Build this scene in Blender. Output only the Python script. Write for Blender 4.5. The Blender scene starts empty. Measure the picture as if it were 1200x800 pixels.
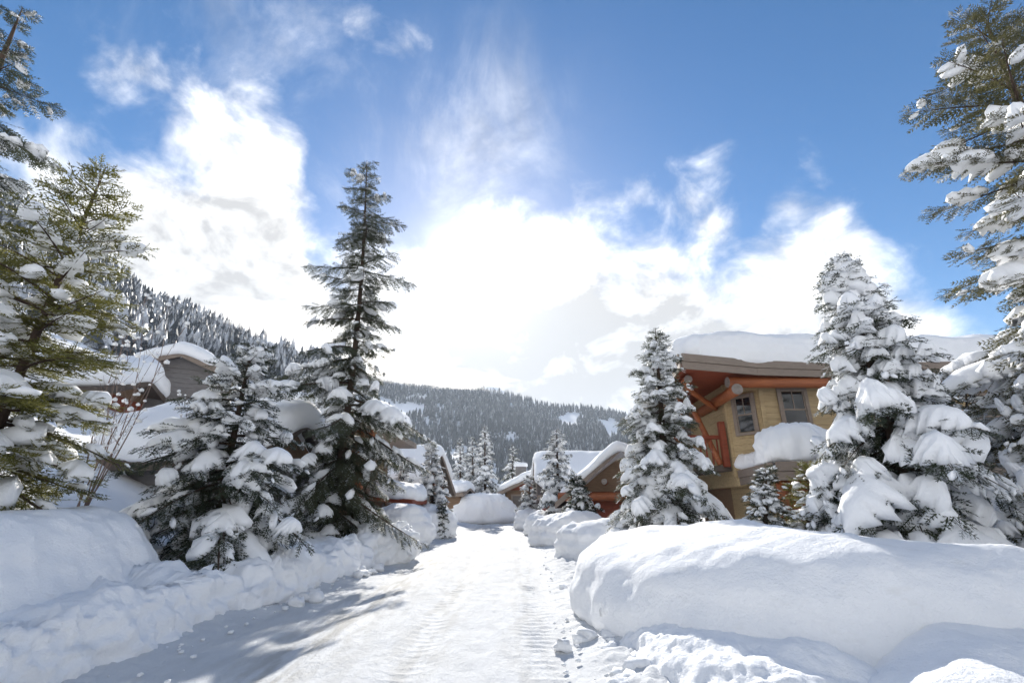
import bpy, math, random
import numpy as np
from math import radians, sin, cos, pi
from mathutils import Vector

# ------------------------------------------------------------------ camera, sky, sun, exposure
S = bpy.context.scene
F_PX, PITCH, EYE = 546.0, radians(19.0), 1.65
cam_d = bpy.data.cameras.new('camera'); cam = bpy.data.objects.new('camera', cam_d)
S.collection.objects.link(cam); S.camera = cam
cam_d.sensor_width = 36.0; cam_d.lens = F_PX/1200*36; cam_d.clip_start = .05; cam_d.clip_end = 9000
cam.location = (0, 0, EYE); cam.rotation_euler = (radians(90)+PITCH, 0, 0)

def ray(px, py):
    u = (px-600)/F_PX; v = (400-py)/F_PX
    return np.array([u, cos(PITCH)-v*sin(PITCH), sin(PITCH)+v*cos(PITCH)])
def at(px, py, D):
    d = ray(px, py); return np.array([0, 0, EYE]) + d*(D/d[1])

S.view_settings.view_transform = 'Standard'; S.view_settings.look = 'None'
S.view_settings.gamma = 1; S.view_settings.use_curve_mapping = False
S.view_settings.exposure = 1.5
S.render.engine = 'CYCLES'
cy = S.cycles
cy.use_denoising = True; cy.denoiser = 'OPENIMAGEDENOISE'
cy.max_bounces = 10; cy.diffuse_bounces = 8; cy.glossy_bounces = 2; cy.transmission_bounces = 4
cy.volume_bounces = 1; cy.transparent_max_bounces = 8; cy.caustics_reflective = False; cy.caustics_refractive = False
cy.sample_clamp_indirect = 6

SUN_DIR = ray(553, 322); SUN_DIR = SUN_DIR/np.linalg.norm(SUN_DIR)
SUN_EL = math.asin(SUN_DIR[2]); SUN_AZ = math.atan2(SUN_DIR[0], SUN_DIR[1])
sl = bpy.data.lights.new('sun', 'SUN'); sl.energy = 2.75; sl.angle = radians(.6); sl.color = (1, .95, .87)
sun = bpy.data.objects.new('sun', sl); S.collection.objects.link(sun)
sun.rotation_euler = Vector(SUN_DIR).to_track_quat('Z', 'Y').to_euler()

W = bpy.data.worlds.new('World'); S.world = W; W.use_nodes = True
def build_sky():
    nt = W.node_tree; nt.nodes.clear(); L = nt.links
    def N(t, **k):
        n = nt.nodes.new(t)
        for a, b in k.items(): setattr(n, a, b)
        return n
    def put(sock, v):
        if isinstance(v, bpy.types.NodeSocket): L.new(v, sock)
        else: sock.default_value = v
    def M(op, a, b=0.0, c=0.0, clamp=False):
        n = N('ShaderNodeMath', operation=op, use_clamp=clamp)
        put(n.inputs[0], a); put(n.inputs[1], b); put(n.inputs[2], c); return n.outputs[0]
    def MR(v, a, b, c=0.0, d=1.0, smooth=True):
        n = N('ShaderNodeMapRange', interpolation_type='SMOOTHSTEP' if smooth else 'LINEAR')
        for i, x in enumerate((v, a, b, c, d)): put(n.inputs[i], x)
        return n.outputs[0]
    tc = N('ShaderNodeTexCoord').outputs['Generated']
    sep = N('ShaderNodeSeparateXYZ'); L.new(tc, sep.inputs[0])
    az = M('MULTIPLY', M('ARCTAN2', sep.outputs[0], sep.outputs[1]), 180/pi)
    el = M('MULTIPLY', M('ARCSINE', sep.outputs[2]), 180/pi)
    def noise(scale, detail, rough, off=(0, 0, 0), sc=(1, 1, 1), dist=0.0):
        mp = N('ShaderNodeMapping'); L.new(tc, mp.inputs[0]); mp.inputs[1].default_value = off; mp.inputs[3].default_value = sc
        n = N('ShaderNodeTexNoise'); L.new(mp.outputs[0], n.inputs['Vector'])
        n.inputs['Scale'].default_value = scale; n.inputs['Detail'].default_value = detail
        n.inputs['Roughness'].default_value = rough; n.inputs['Distortion'].default_value = dist
        return n.outputs['Fac']
    # blue sky
    sky = N('ShaderNodeTexSky', sky_type='NISHITA'); sky.sun_disc = False
    sky.sun_elevation = SUN_EL; sky.sun_rotation = SUN_AZ
    sky.altitude = 900; sky.air_density = 1.0; sky.dust_density = .6; sky.ozone_density = 2.0
    hs = N('ShaderNodeHueSaturation'); hs.inputs['Saturation'].default_value = 1.45; L.new(sky.outputs[0], hs.inputs['Color'])
    bg = N('ShaderNodeBackground'); L.new(hs.outputs[0], bg.inputs[0]); bg.inputs[1].default_value = .05
    # cloud bank: the elevation of its upper edge, by compass direction
    top_px = [(0,205),(60,180),(130,165),(190,140),(235,108),(290,112),(335,160),(362,228),(395,290),(440,300),(480,292),(540,285),(600,245),
              (660,258),(720,272),(800,285),(850,300),(900,290),(960,262),(1010,285),(1060,335),(1120,365),(1200,385)]
    pts = []
    for (x, y) in top_px:
        d = ray(x, y); pts.append((math.degrees(math.atan2(d[0], d[1])), math.degrees(math.atan2(d[2], math.hypot(d[0], d[1])))))
    pts = [(-180, 40), (-150, 46), (-120, 36), (-90, 44), (-68, 36)] + pts + [(70, 22), (95, 38), (125, 33), (152, 44), (180, 40)]  # unseen cloud beyond the view on both sides, raised to brighten shaded snow
    fc = N('ShaderNodeFloatCurve'); cv = fc.mapping.curves[0]
    for i, (a, e) in enumerate(pts):
        p = ((a+180)/360, e/60)
        if i == 0: cv.points[0].location = p
        elif i == len(pts)-1: cv.points[-1].location = p
        else: cv.points.new(*p)
    fc.mapping.update()
    L.new(MR(az, -180, 180, smooth=False), fc.inputs['Value'])
    top = M('MULTIPLY', fc.outputs[0], 60)
    depth = M('SUBTRACT', top, el)                      # degrees below the bank's edge
    def blob(px, py, r, gain=1.0):
        d = ray(px, py); d /= np.linalg.norm(d)
        vm = N('ShaderNodeVectorMath', operation='DOT_PRODUCT'); L.new(tc, vm.inputs[0]); vm.inputs[1].default_value = d
        ang = M('MULTIPLY', M('ARCCOSINE', M('MINIMUM', vm.outputs['Value'], 1.0)), 180/pi)
        return M('MULTIPLY', M('SUBTRACT', r, ang), gain)
    score = M('MULTIPLY', depth, .75)
    for b in ((165,82,.7), (150,100,-.4), (812,238,2.3), (838,262,1.8), (925,248,1.3), (760,235,-.6), (410,18,-1.4), (470,60,-1.6)):
        score = M('MAXIMUM', score, blob(*b))
    for (px, py, r) in ((215, 210, 3.6), (165, 165, 3.2), (392, 205, 4.0)):      # blue gaps in the bank
        score = M('SUBTRACT', score, M('MULTIPLY', M('MAXIMUM', blob(px, py, r), 0.0), 1.7))
    n1 = noise(7.5, 10, .58, (3.1, .4, 1.7), (1, 1, 1.25), .35)
    n2 = noise(2.6, 6, .55, (7.3, 2.2, .3), (1, 1, 1.5))
    n3 = noise(16, 8, .62, (1.1, 5.4, 2.9), (1, 1, 1.2), .25)
    ns = M('ADD', M('MULTIPLY', M('SUBTRACT', n1, .5), 15), M('MULTIPLY', M('SUBTRACT', n3, .5), 5))
    den = MR(M('ADD', score, ns), -3.2, 5.0)
    # thin veil of high cloud
    v1 = noise(3.2, 9, .66, (.7, 3.9, 6.1), (1.3, 1.0, 1.0), .5)
    veil = M('MULTIPLY', MR(blob(545, 165, 16), 0, 15), MR(v1, .36, .80))
    veil = M('ADD', M('MULTIPLY', veil, .5), M('MULTIPLY', M('MULTIPLY', MR(v1, .46, .84), .34), MR(az, 25, -35)))
    den = M('MAXIMUM', den, veil)
    # brightness: white, greyer deep under the bank, brilliant round the sun behind it
    vm = N('ShaderNodeVectorMath', operation='DOT_PRODUCT'); L.new(tc, vm.inputs[0]); vm.inputs[1].default_value = SUN_DIR
    sang = M('MULTIPLY', M('ARCCOSINE', M('MINIMUM', vm.outputs['Value'], 1.0)), 180/pi)
    shade = M('MULTIPLY', M('MULTIPLY', MR(depth, 3, 15), MR(n2, .80, .48)), MR(az, -30, -4, .45, 1.0))
    lum = M('SUBTRACT', .465, M('MULTIPLY', shade, .245))
    sh = tuple(-.022*c for c in SUN_DIR)                 # the same billows seen a step nearer the sun: their lit and shaded sides
    n1b = noise(7.5, 5, .55, (3.1+sh[0], .4+sh[1], 1.7+sh[2]-.03), (1, 1, 1.25), .35)
    lum = M('ADD', lum, M('ADD', M('MULTIPLY', M('SUBTRACT', n2, .5), .46), M('MULTIPLY', M('SUBTRACT', n1, n1b), 1.15)))
    lum = M('MAXIMUM', lum, .24)
    g1 = M('MULTIPLY', M('POWER', 2.718, M('MULTIPLY', M('POWER', M('DIVIDE', sang, 3.6), 2.0), -1.0)), 4.0)
    g2 = M('MULTIPLY', M('POWER', 2.718, M('DIVIDE', sang, -8.0)), .30)
    lum = M('ADD', M('ADD', lum, g1), g2)
    cr = N('ShaderNodeMix', data_type='RGBA'); put(cr.inputs[0], M('MULTIPLY', shade, 1.0))
    cr.inputs[6].default_value = (1, .995, .985, 1); cr.inputs[7].default_value = (.95, .97, 1.0, 1)
    cl = N('ShaderNodeBackground'); L.new(cr.outputs[2], cl.inputs[0]); L.new(lum, cl.inputs[1])
    den = M('MAXIMUM', den, M('POWER', 2.718, M('MULTIPLY', M('POWER', M('DIVIDE', sang, 5.0), 2.0), -1.0)))
    mix = N('ShaderNodeMixShader'); L.new(den, mix.inputs[0]); L.new(bg.outputs[0], mix.inputs[1]); L.new(cl.outputs[0], mix.inputs[2])
    out = N('ShaderNodeOutputWorld'); L.new(mix.outputs[0], out.inputs[0])
build_sky()
W.cycles.sampling_method = 'MANUAL'; W.cycles.sample_map_resolution = 1024

# ------------------------------------------------------------------ helpers
RNG = np.random.default_rng(5)
def hsh(ix, iy, iz):
    n = (ix*73856093) ^ (iy*19349663) ^ (iz*83492791)
    n = (n ^ (n >> 13)) * 1274126177 & 0x7fffffff
    n = (n ^ (n >> 16)) * 668265263 & 0x7fffffff
    return ((n ^ (n >> 15)) & 0xffff)/65535.0
def vnoise(p):
    i = np.floor(p).astype(np.int64); f = p-i; f = f*f*(3-2*f)
    x, y, z = i[..., 0], i[..., 1], i[..., 2]; r = 0
    for dx in (0, 1):
        wx = f[..., 0] if dx else 1-f[..., 0]
        for dy in (0, 1):
            wy = f[..., 1] if dy else 1-f[..., 1]
            for dz in (0, 1):
                wz = f[..., 2] if dz else 1-f[..., 2]
                r = r + hsh(x+dx, y+dy, z+dz)*wx*wy*wz
    return r-.5
def fbm(p, o=4, g=.5):
    a, s = 1.0, 0
    p = np.asarray(p, float)
    for k in range(o):
        s = s + a*vnoise(p); a *= g; p = p*2.03+17.3
    return s
def fbm2(x, y, o=4, g=.5, z=0.0):
    return fbm(np.stack([x, y, np.full_like(x, z)], -1), o, g)
def sm(x, a=0.0, b=1.0):
    t = np.clip((x-a)/(b-a), 0, 1); return t*t*(3-2*t)

ORIG = {}
def mk(name, V, faces, mat, parent=None, smooth=True, attr=None):
    """one mesh object; faces = list of int arrays (n,3) or (n,4)"""
    V = np.asarray(V, float)
    if parent is not None: V = V - ORIG[parent.name]
    me = bpy.data.meshes.new(name)
    faces = [np.asarray(f, np.int32) for f in faces if len(f)]
    loops = np.concatenate([f.ravel() for f in faces]); sizes = np.concatenate([np.full(len(f), f.shape[1], np.int32) for f in faces])
    me.vertices.add(len(V)); me.vertices.foreach_set('co', V.astype(np.float32).ravel())
    me.loops.add(len(loops)); me.loops.foreach_set('vertex_index', loops)
    me.polygons.add(len(sizes)); st = np.zeros(len(sizes), np.int32); st[1:] = np.cumsum(sizes)[:-1]
    me.polygons.foreach_set('loop_start', st)
    me.polygons.foreach_set('use_smooth', np.full(len(sizes), smooth, bool))
    if attr is not None:
        a = me.attributes.new('tint', 'FLOAT', 'POINT'); a.data.foreach_set('value', np.asarray(attr, np.float32))
    me.update(calc_edges=True); me.validate()
    me.materials.append(mat)
    o = bpy.data.objects.new(name, me); S.collection.objects.link(o)
    if parent is not None: o.parent = parent; ORIG[o.name] = ORIG[parent.name]
    else: ORIG[o.name] = np.zeros(3)
    return o
def tag(o, label, cat=None, group=None, kind=None):
    o['label'] = label
    if cat: o['category'] = cat
    if group: o['group'] = group
    if kind: o['kind'] = kind
    return o
def thing(name, loc, label, cat, group=None):
    o = bpy.data.objects.new(name, None); S.collection.objects.link(o)
    o.location = [float(c) for c in loc]; o.empty_display_size = .3; ORIG[o.name] = np.asarray(loc, float)
    return tag(o, label, cat, group)
def seat(o, p):
    """move a single mesh's origin to p without moving its shape"""
    V = np.empty(len(o.data.vertices)*3, np.float32); o.data.vertices.foreach_get('co', V)
    V = V.reshape(-1, 3)-np.asarray(p, np.float32); o.data.vertices.foreach_set('co', V.ravel()); o.data.update()
    o.location = [float(c) for c in p]; ORIG[o.name] = np.asarray(p, float)
def grid_faces(nu, nv, wrap_u=False, flip=False):
    u = np.arange(nu if wrap_u else nu-1); v = np.arange(nv-1)
    U, Vv = np.meshgrid(u, v, indexing='ij'); U2 = (U+1) % nu
    f = np.stack([U*nv+Vv, U2*nv+Vv, U2*nv+Vv+1, U*nv+Vv+1], -1).reshape(-1, 4)
    return f[:, ::-1] if flip else f
BOXF = np.array([[0,3,2,1],[4,5,6,7],[0,1,5,4],[1,2,6,5],[2,3,7,6],[3,0,4,7]])
def box_vf(c, ax, ay, az_):
    c, ax, ay, az_ = (np.asarray(q, float) for q in (c, ax, ay, az_))
    return np.array([c+sx*ax+sy*ay+sz*az_ for sz in (-1, 1) for sx, sy in ((-1,-1),(1,-1),(1,1),(-1,1))]), BOXF
def bevel_box(c, ax, ay, az_, b=.012):
    """box with chamfered edges: 24 verts"""
    import itertools
    c = np.asarray(c, float); A = [np.asarray(q, float) for q in (ax, ay, az_)]
    ln = [np.linalg.norm(a) for a in A]; bb = [min(b, .4*l)/l for l in ln]
    V = []; idx = {}
    for sg in itertools.product((-1, 1), repeat=3):
        for k in range(3):
            p = c.copy()
            for j in range(3): p = p + A[j]*sg[j]*(1 if j == k else 1-bb[j])
            idx[(sg, k)] = len(V); V.append(p)
    F4, F3 = [], []
    for k in range(3):
        i, j = [q for q in range(3) if q != k]
        for s in (-1, 1):
            q = []
            for a, b2 in ((-1,-1),(1,-1),(1,1),(-1,1)):
                sg = [0]*3; sg[k] = s; sg[i] = a; sg[j] = b2; q.append(idx[(tuple(sg), k)])
            F4.append(q)
        for a in (-1, 1):
            for b2 in (-1, 1):
                q = []
                for s, kk in ((-1, i), (1, i), (1, j), (-1, j)):
                    sg = [0]*3; sg[k] = s; sg[i] = a; sg[j] = b2; q.append(idx[(tuple(sg), kk)])
                F4.append(q)
    for sg in itertools.product((-1, 1), repeat=3): F3.append([idx[(sg, k)] for k in range(3)])
    return np.array(V), [np.array(F4), np.array(F3)]
def fixn(o):
    import bmesh
    bm = bmesh.new(); bm.from_mesh(o.data); bmesh.ops.recalc_face_normals(bm, faces=bm.faces); bm.to_mesh(o.data); bm.free(); return o
def tube(pts, rad, n=8, cap=True):
    pts = np.asarray(pts, float); K = len(pts); rad = np.broadcast_to(np.asarray(rad, float), (K,))
    T = np.gradient(pts, axis=0); T /= np.linalg.norm(T, axis=1)[:, None]+1e-9
    ref = np.where(np.abs(T[:, 2:3]) > .9, [[1., 0, 0]], [[0., 0, 1]])
    A = np.cross(T, ref); A /= np.linalg.norm(A, axis=1)[:, None]+1e-9; B = np.cross(T, A)
    th = np.arange(n)*2*pi/n
    V = pts[:, None]+rad[:, None, None]*(np.cos(th)[None, :, None]*A[:, None]+np.sin(th)[None, :, None]*B[:, None])
    V = V.transpose(1, 0, 2).reshape(-1, 3)              # u = around, v = along
    F = [grid_faces(n, K, True)]
    if cap:
        i0, i1 = len(V), len(V)+1; V = np.vstack([V, pts[0], pts[-1]])
        a = np.arange(n); b = (a+1) % n
        F.append(np.concatenate([np.stack([b*K, a*K, np.full(n, i0)], 1), np.stack([a*K+K-1, b*K+K-1, np.full(n, i1)], 1)]))
    return V, F
def join(parts):
    V, F3, F4, o = [], [], [], 0
    for v, fs in parts:
        for f in (fs if isinstance(fs, list) else [fs]):
            f = np.asarray(f); (F3 if f.shape[1] == 3 else F4).append(f+o)
        V.append(v); o += len(v)
    return np.vstack(V), [np.vstack(q) for q in (F3, F4) if q]

# ------------------------------------------------------------------ materials
def mat(name, col, rough=.7, spec=.3, bump=None, var=None, tint=None):
    m = bpy.data.materials.new(name); m.use_nodes = True; nt = m.node_tree; b = nt.nodes['Principled BSDF']
    b.inputs['Base Color'].default_value = (*col, 1); b.inputs['Roughness'].default_value = rough; b.inputs['Specular IOR Level'].default_value = spec
    g = nt.nodes.new('ShaderNodeNewGeometry')
    def noise(sc, det=5, stretch=(1, 1, 1), rough=.55):
        mp = nt.nodes.new('ShaderNodeMapping'); nt.links.new(g.outputs['Position'], mp.inputs[0]); mp.inputs[3].default_value = stretch
        n = nt.nodes.new('ShaderNodeTexNoise'); nt.links.new(mp.outputs[0], n.inputs['Vector'])
        n.inputs['Scale'].default_value = sc; n.inputs['Detail'].default_value = det; n.inputs['Roughness'].default_value = rough; return n.outputs['Fac']
    if var:      # (second colour, scale, stretch, lo, hi)
        c2, sc, st, lo, hi = var
        mr = nt.nodes.new('ShaderNodeMapRange'); nt.links.new(noise(sc, 6, st), mr.inputs[0]); mr.inputs[1].default_value = lo; mr.inputs[2].default_value = hi
        mx = nt.nodes.new('ShaderNodeMix'); mx.data_type = 'RGBA'; nt.links.new(mr.outputs[0], mx.inputs[0])
        mx.inputs[6].default_value = (*col, 1); mx.inputs[7].default_value = (*c2, 1); nt.links.new(mx.outputs[2], b.inputs['Base Color'])
    if bump:
        last = None
        for (sc, st, stg, dist) in bump:
            bp = nt.nodes.new('ShaderNodeBump'); bp.inputs['Strength'].default_value = stg; bp.inputs['Distance'].default_value = dist
            nt.links.new(noise(sc, 6, st), bp.inputs['Height'])
            if last: nt.links.new(last.outputs[0], bp.inputs['Normal'])
            last = bp
        nt.links.new(last.outputs[0], b.inputs['Normal'])
    return m
M_ = {}
M_['snow'] = mat('fresh_snow', (.925, .935, .95), .85, .08, bump=[(9, (1,1,1), .35, .03), (60, (1,1,1), .3, .006)])
M_['bank'] = mat('ploughed_snow', (.92, .93, .945), .85, .08, bump=[(7, (1,1,1.6), .5, .05), (36, (1,1,1.3), .6, .02), (120, (1,1,1), .55, .008)],
                 var=((.80, .80, .79), 2.2, (1,1,2.5), .60, .80))
M_['tree_snow'] = mat('bough_snow', (.925, .935, .95), .85, .08, bump=[(22, (1,1,1), .5, .02), (85, (1,1,1), .5, .008)])
WS = (.6, 8, 8)
M_['siding'] = mat('tan_siding', (.48, .36, .20), .65, .3, var=((.33, .245, .135), 3.0, (.5, 3, 9), .35, .75), bump=[(14, (.5, 4, 9), .3, .004)])
M_['trim'] = mat('taupe_trim', (.27, .218, .178), .6, .3, var=((.20, .16, .13), 4.0, (1, 1, 6), .3, .8), bump=[(20, (.6, 4, 8), .2, .003)])
M_['log'] = mat('orange_log', (.36, .115, .04), .5, .4, var=((.22, .062, .022), 3.0, (.6, 6, 6), .35, .7), bump=[(16, (.6, 6, 6), .35, .006)])
M_['log_end'] = mat('grey_log_end', (.30, .27, .25), .8, .2, var=((.2, .17, .15), 9, (1, 1, 1), .3, .7))
M_['redwood'] = mat('red_wood', (.27, .065, .03), .55, .3, var=((.17, .04, .02), 3.0, (.5, 4, 8), .3, .75), bump=[(14, (.6, 5, 9), .3, .005)])
M_['brown'] = mat('brown_wood', (.24, .155, .095), .65, .3, var=((.165, .105, .065), 3.0, (.5, 4, 8), .3, .75), bump=[(14, (.6, 5, 9), .3, .005)])
M_['greywall'] = mat('grey_wall', (.23, .215, .21), .7, .3, var=((.17, .16, .155), 3.0, (.7, 3, 6), .3, .75), bump=[(14, (.6, 5, 9), .25, .005)])
M_['soffit'] = mat('dark_soffit', (.12, .10, .085), .7, .2, var=((.09, .07, .06), 4, (1, 1, 1), .3, .7))
M_['metal'] = mat('dark_metal', (.03, .03, .032), .4, .5)
M_['garage'] = mat('taupe_door', (.14, .125, .115), .6, .3)
M_['bark'] = mat('bark', (.085, .058, .042), .9, .2, var=((.05, .036, .03), 9, (1, 1, .3), .3, .7), bump=[(26, (1, 1, .25), .7, .02)])
M_['twig'] = mat('twig', (.24, .175, .145), .8, .2, var=((.15, .11, .095), 12, (1, 1, 1), .3, .7))
def glass():
    m = mat('window_glass', (.012, .014, .017), .04, .9); return m
M_['glass'] = glass()
M_['lamp_glass'] = mat('lamp_glass', (.16, .15, .12), .2, .6)

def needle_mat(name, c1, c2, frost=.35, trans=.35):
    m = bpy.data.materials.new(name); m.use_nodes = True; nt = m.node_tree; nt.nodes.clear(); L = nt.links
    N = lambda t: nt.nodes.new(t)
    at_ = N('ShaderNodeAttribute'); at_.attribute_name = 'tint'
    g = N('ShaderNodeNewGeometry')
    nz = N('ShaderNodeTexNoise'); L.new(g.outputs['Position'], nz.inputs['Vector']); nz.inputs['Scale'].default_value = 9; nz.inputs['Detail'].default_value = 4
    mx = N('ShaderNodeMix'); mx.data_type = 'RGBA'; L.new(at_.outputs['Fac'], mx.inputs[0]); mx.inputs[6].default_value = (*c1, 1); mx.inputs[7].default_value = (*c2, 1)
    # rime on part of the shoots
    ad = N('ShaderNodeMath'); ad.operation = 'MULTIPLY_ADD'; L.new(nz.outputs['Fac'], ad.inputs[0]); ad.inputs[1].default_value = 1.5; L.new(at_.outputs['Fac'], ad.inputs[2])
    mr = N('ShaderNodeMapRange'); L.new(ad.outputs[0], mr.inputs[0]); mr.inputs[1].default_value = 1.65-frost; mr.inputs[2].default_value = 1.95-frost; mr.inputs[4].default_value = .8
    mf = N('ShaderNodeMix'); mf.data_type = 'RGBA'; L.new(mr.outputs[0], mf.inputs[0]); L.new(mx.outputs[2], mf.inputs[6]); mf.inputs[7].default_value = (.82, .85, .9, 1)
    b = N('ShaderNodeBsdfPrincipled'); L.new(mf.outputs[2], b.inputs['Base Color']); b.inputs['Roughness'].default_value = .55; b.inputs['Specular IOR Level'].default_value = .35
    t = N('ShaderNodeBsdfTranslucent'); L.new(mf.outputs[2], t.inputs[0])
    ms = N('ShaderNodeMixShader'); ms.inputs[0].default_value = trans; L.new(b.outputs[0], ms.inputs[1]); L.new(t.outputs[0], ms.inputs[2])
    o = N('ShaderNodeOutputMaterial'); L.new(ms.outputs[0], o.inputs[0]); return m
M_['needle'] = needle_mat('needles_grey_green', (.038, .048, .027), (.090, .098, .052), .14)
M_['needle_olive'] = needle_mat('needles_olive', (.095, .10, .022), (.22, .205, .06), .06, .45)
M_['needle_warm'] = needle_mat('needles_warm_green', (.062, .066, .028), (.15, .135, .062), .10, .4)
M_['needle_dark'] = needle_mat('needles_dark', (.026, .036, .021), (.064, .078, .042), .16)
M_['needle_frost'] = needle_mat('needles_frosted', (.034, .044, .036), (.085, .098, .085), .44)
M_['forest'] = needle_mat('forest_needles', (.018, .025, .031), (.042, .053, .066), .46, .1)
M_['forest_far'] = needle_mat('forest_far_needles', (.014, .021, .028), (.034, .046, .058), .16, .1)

def road_mat():
    m = bpy.data.materials.new('packed_road_snow'); m.use_nodes = True; nt = m.node_tree; L = nt.links; b = nt.nodes['Principled BSDF']
    N = lambda t: nt.nodes.new(t)
    g = N('ShaderNodeNewGeometry')
    def noise(sc, st, det=6, r=.6):
        mp = N('ShaderNodeMapping'); L.new(g.outputs['Position'], mp.inputs[0]); mp.inputs[3].default_value = st
        n = N('ShaderNodeTexNoise'); L.new(mp.outputs[0], n.inputs['Vector']); n.inputs['Scale'].default_value = sc; n.inputs['Detail'].default_value = det; n.inputs['Roughness'].default_value = r
        return n.outputs['Fac']
    def mr(v, a, b_, c=0, d=1):
        n = N('ShaderNodeMapRange'); n.interpolation_type = 'SMOOTHSTEP'; L.new(v, n.inputs[0])
        for i, x in enumerate((a, b_, c, d)): n.inputs[i+1].default_value = x
        return n.outputs[0]
    def mul(a, b_):
        n = N('ShaderNodeMath'); n.operation = 'MULTIPLY'; L.new(a, n.inputs[0]); L.new(b_, n.inputs[1]); return n.outputs[0]
    at_ = N('ShaderNodeAttribute'); at_.attribute_name = 'tint'     # 1 in the wheel tracks
    dirt = mul(mr(noise(3.0, (1.6, .35, 1)), .36, .64), at_.outputs['Fac'])
    grit = mr(noise(38, (1, .7, 1), 3), .60, .72)
    mx = N('ShaderNodeMix'); mx.data_type = 'RGBA'; L.new(dirt, mx.inputs[0]); mx.inputs[6].default_value = (.635, .648, .662, 1); mx.inputs[7].default_value = (.40, .39, .365, 1)
    gm = mul(grit, mr(noise(1.2, (1.4, .3, 1)), .40, .66))
    m2 = N('ShaderNodeMix'); m2.data_type = 'RGBA'; L.new(gm, m2.inputs[0]); L.new(mx.outputs[2], m2.inputs[6]); m2.inputs[7].default_value = (.55, .53, .49, 1)
    L.new(m2.outputs[2], b.inputs['Base Color']); b.inputs['Specular IOR Level'].default_value = .08
    L.new(mr(at_.outputs['Fac'], 0, 1, .85, .7), b.inputs['Roughness'])
    last = None
    for sc, st, s_, d in ((5, (1.3, .5, 1), .5, .05), (22, (1, .7, 1), .55, .03), (80, (1, 1, 1), .5, .01)):
        bp = N('ShaderNodeBump'); bp.inputs['Strength'].default_value = s_; bp.inputs['Distance'].default_value = d; L.new(noise(sc, st), bp.inputs['Height'])
        if last: L.new(last.outputs[0], bp.inputs['Normal'])
        last = bp
    L.new(last.outputs[0], b.inputs['Normal']); return m
M_['road'] = road_mat()

# ------------------------------------------------------------------ ground, road, mountains
def road_x(y): return -1.55+.016*np.asarray(y, float)
def ground(x, y):
    x = np.asarray(x, float); y = np.asarray(y, float)
    dl = x-road_x(y); n = fbm2(x*.35, y*.35, 3)
    z = np.full(np.broadcast(x, y).shape, -.10)
    left = sm(-dl, 2.75, 4.1); right = sm(dl, 2.75, 3.8)
    near = 1-sm(y, 42, 60)
    z = z+left*near*(.55+.25*n)
    hx = np.clip(-x-6.3-.5*sm(y, 9, 14), 0, 60)
    z = z+(.50*hx)*(1-sm(hx, 6, 60)*.62)*sm(y, 1.0, 7.0)*(1-.9*sm(y, 26, 60)*(1-sm(hx, 8, 30)))
    z = z+right*near*(.78+.2*n)*(.45+.55*sm(y, 5.5, 8.0))
    z = z+sm(y, 44, 62)*.5*(1-0)
    off = np.maximum(left, right)
    z = z+off*(.16*fbm2(x*.9, y*.9, 4, .5, 3.)+.05*fbm2(x*4, y*4, 3, .5, 9.))
    return z
def spaced(a0, a1, d0, lo, hi, grow):
    a = [a0+(a1-a0)*i/round((a1-a0)/d0) for i in range(round((a1-a0)/d0)+1)]
    s, v = d0, a1
    while v < hi: s *= grow; v += s; a.append(v)
    s, v = d0, a0
    while v > lo: s *= grow; v -= s; a.insert(0, v)
    return np.array(a)
xs = spaced(-7, 7, .10, -1700, 2000, 1.10); ys = spaced(3, 13, .10, -400, 3500, 1.07)
X, Y = np.meshgrid(xs, ys, indexing='ij')
gnd = mk('snowy_ground', np.stack([X, Y, ground(X, Y)], -1).reshape(-1, 3), [grid_faces(len(xs), len(ys))], M_['snow'])
tag(gnd, 'snow covered ground on both sides of the road', 'ground', kind='structure')

# packed snow road: wheel ruts, tread marks and crumbs as relief
dls = np.linspace(-3.15, 3.05, 150); ry = np.concatenate([np.arange(-6, 2.5, .12), np.arange(2.5, 12, .035), 12+np.cumsum(.035*1.024**np.arange(1, 160))])
ry = ry[ry < 62]
DL, RY = np.meshgrid(dls, ry, indexing='ij')
wob = .10*np.sin(RY*.23+.7)+.05*np.sin(RY*.61)
def rut(c, w): return np.exp(-((DL-c-wob)/w)**2)
tracks = rut(-1.35, .34)+rut(.25, .32)+.6*rut(-.45, .25)+.75*rut(1.75, .24)
RX = road_x(RY)+DL
rz = .035*fbm2(RX*1.1, RY*.45, 4)+.016*fbm2(RX*6, RY*3, 3, .6, 4.)-.055*tracks
tread = np.maximum(0, np.sin((RY+.35*np.abs(DL-1.75-wob))*2*pi/.19))*rut(1.75, .2)
tread += .8*np.maximum(0, np.sin((RY+.2*np.abs(DL+.45-wob))*2*pi/.16))*rut(-.75, .22)*sm(fbm2(RX*.6, RY*.3, 2), -.15, .2)
tread += .5*np.maximum(0, np.sin((RY-.2*np.abs(DL-.25))*2*pi/.21))*rut(.25, .25)*sm(fbm2(RX*.5, RY*.3, 2, .5, 8.), 0, .3)
rz += .030*tread*(.5+fbm2(RX*3, RY*3, 2, .5, 2.))
edge = np.maximum(sm(-DL, 2.1, 3.1), sm(DL, 1.95, 2.9))
rz += edge*(.10+.16*np.abs(fbm2(RX*2.3, RY*2.3, 4, .6, 6.))) - .25*sm(np.abs(DL+.05), 2.9, 3.1)*0
tint = np.clip(.75*rut(-1.05, .55)+.45*rut(.3, .35)+.3*rut(1.6, .3)+.12, 0, 1)*(1-edge)
road = mk('snow_road', np.stack([RX, RY, rz], -1).reshape(-1, 3), [grid_faces(len(dls), len(ry))], M_['road'], attr=tint.ravel())
tag(road, 'packed snow road with wheel tracks running away between the banks', 'road', kind='structure')

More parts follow.
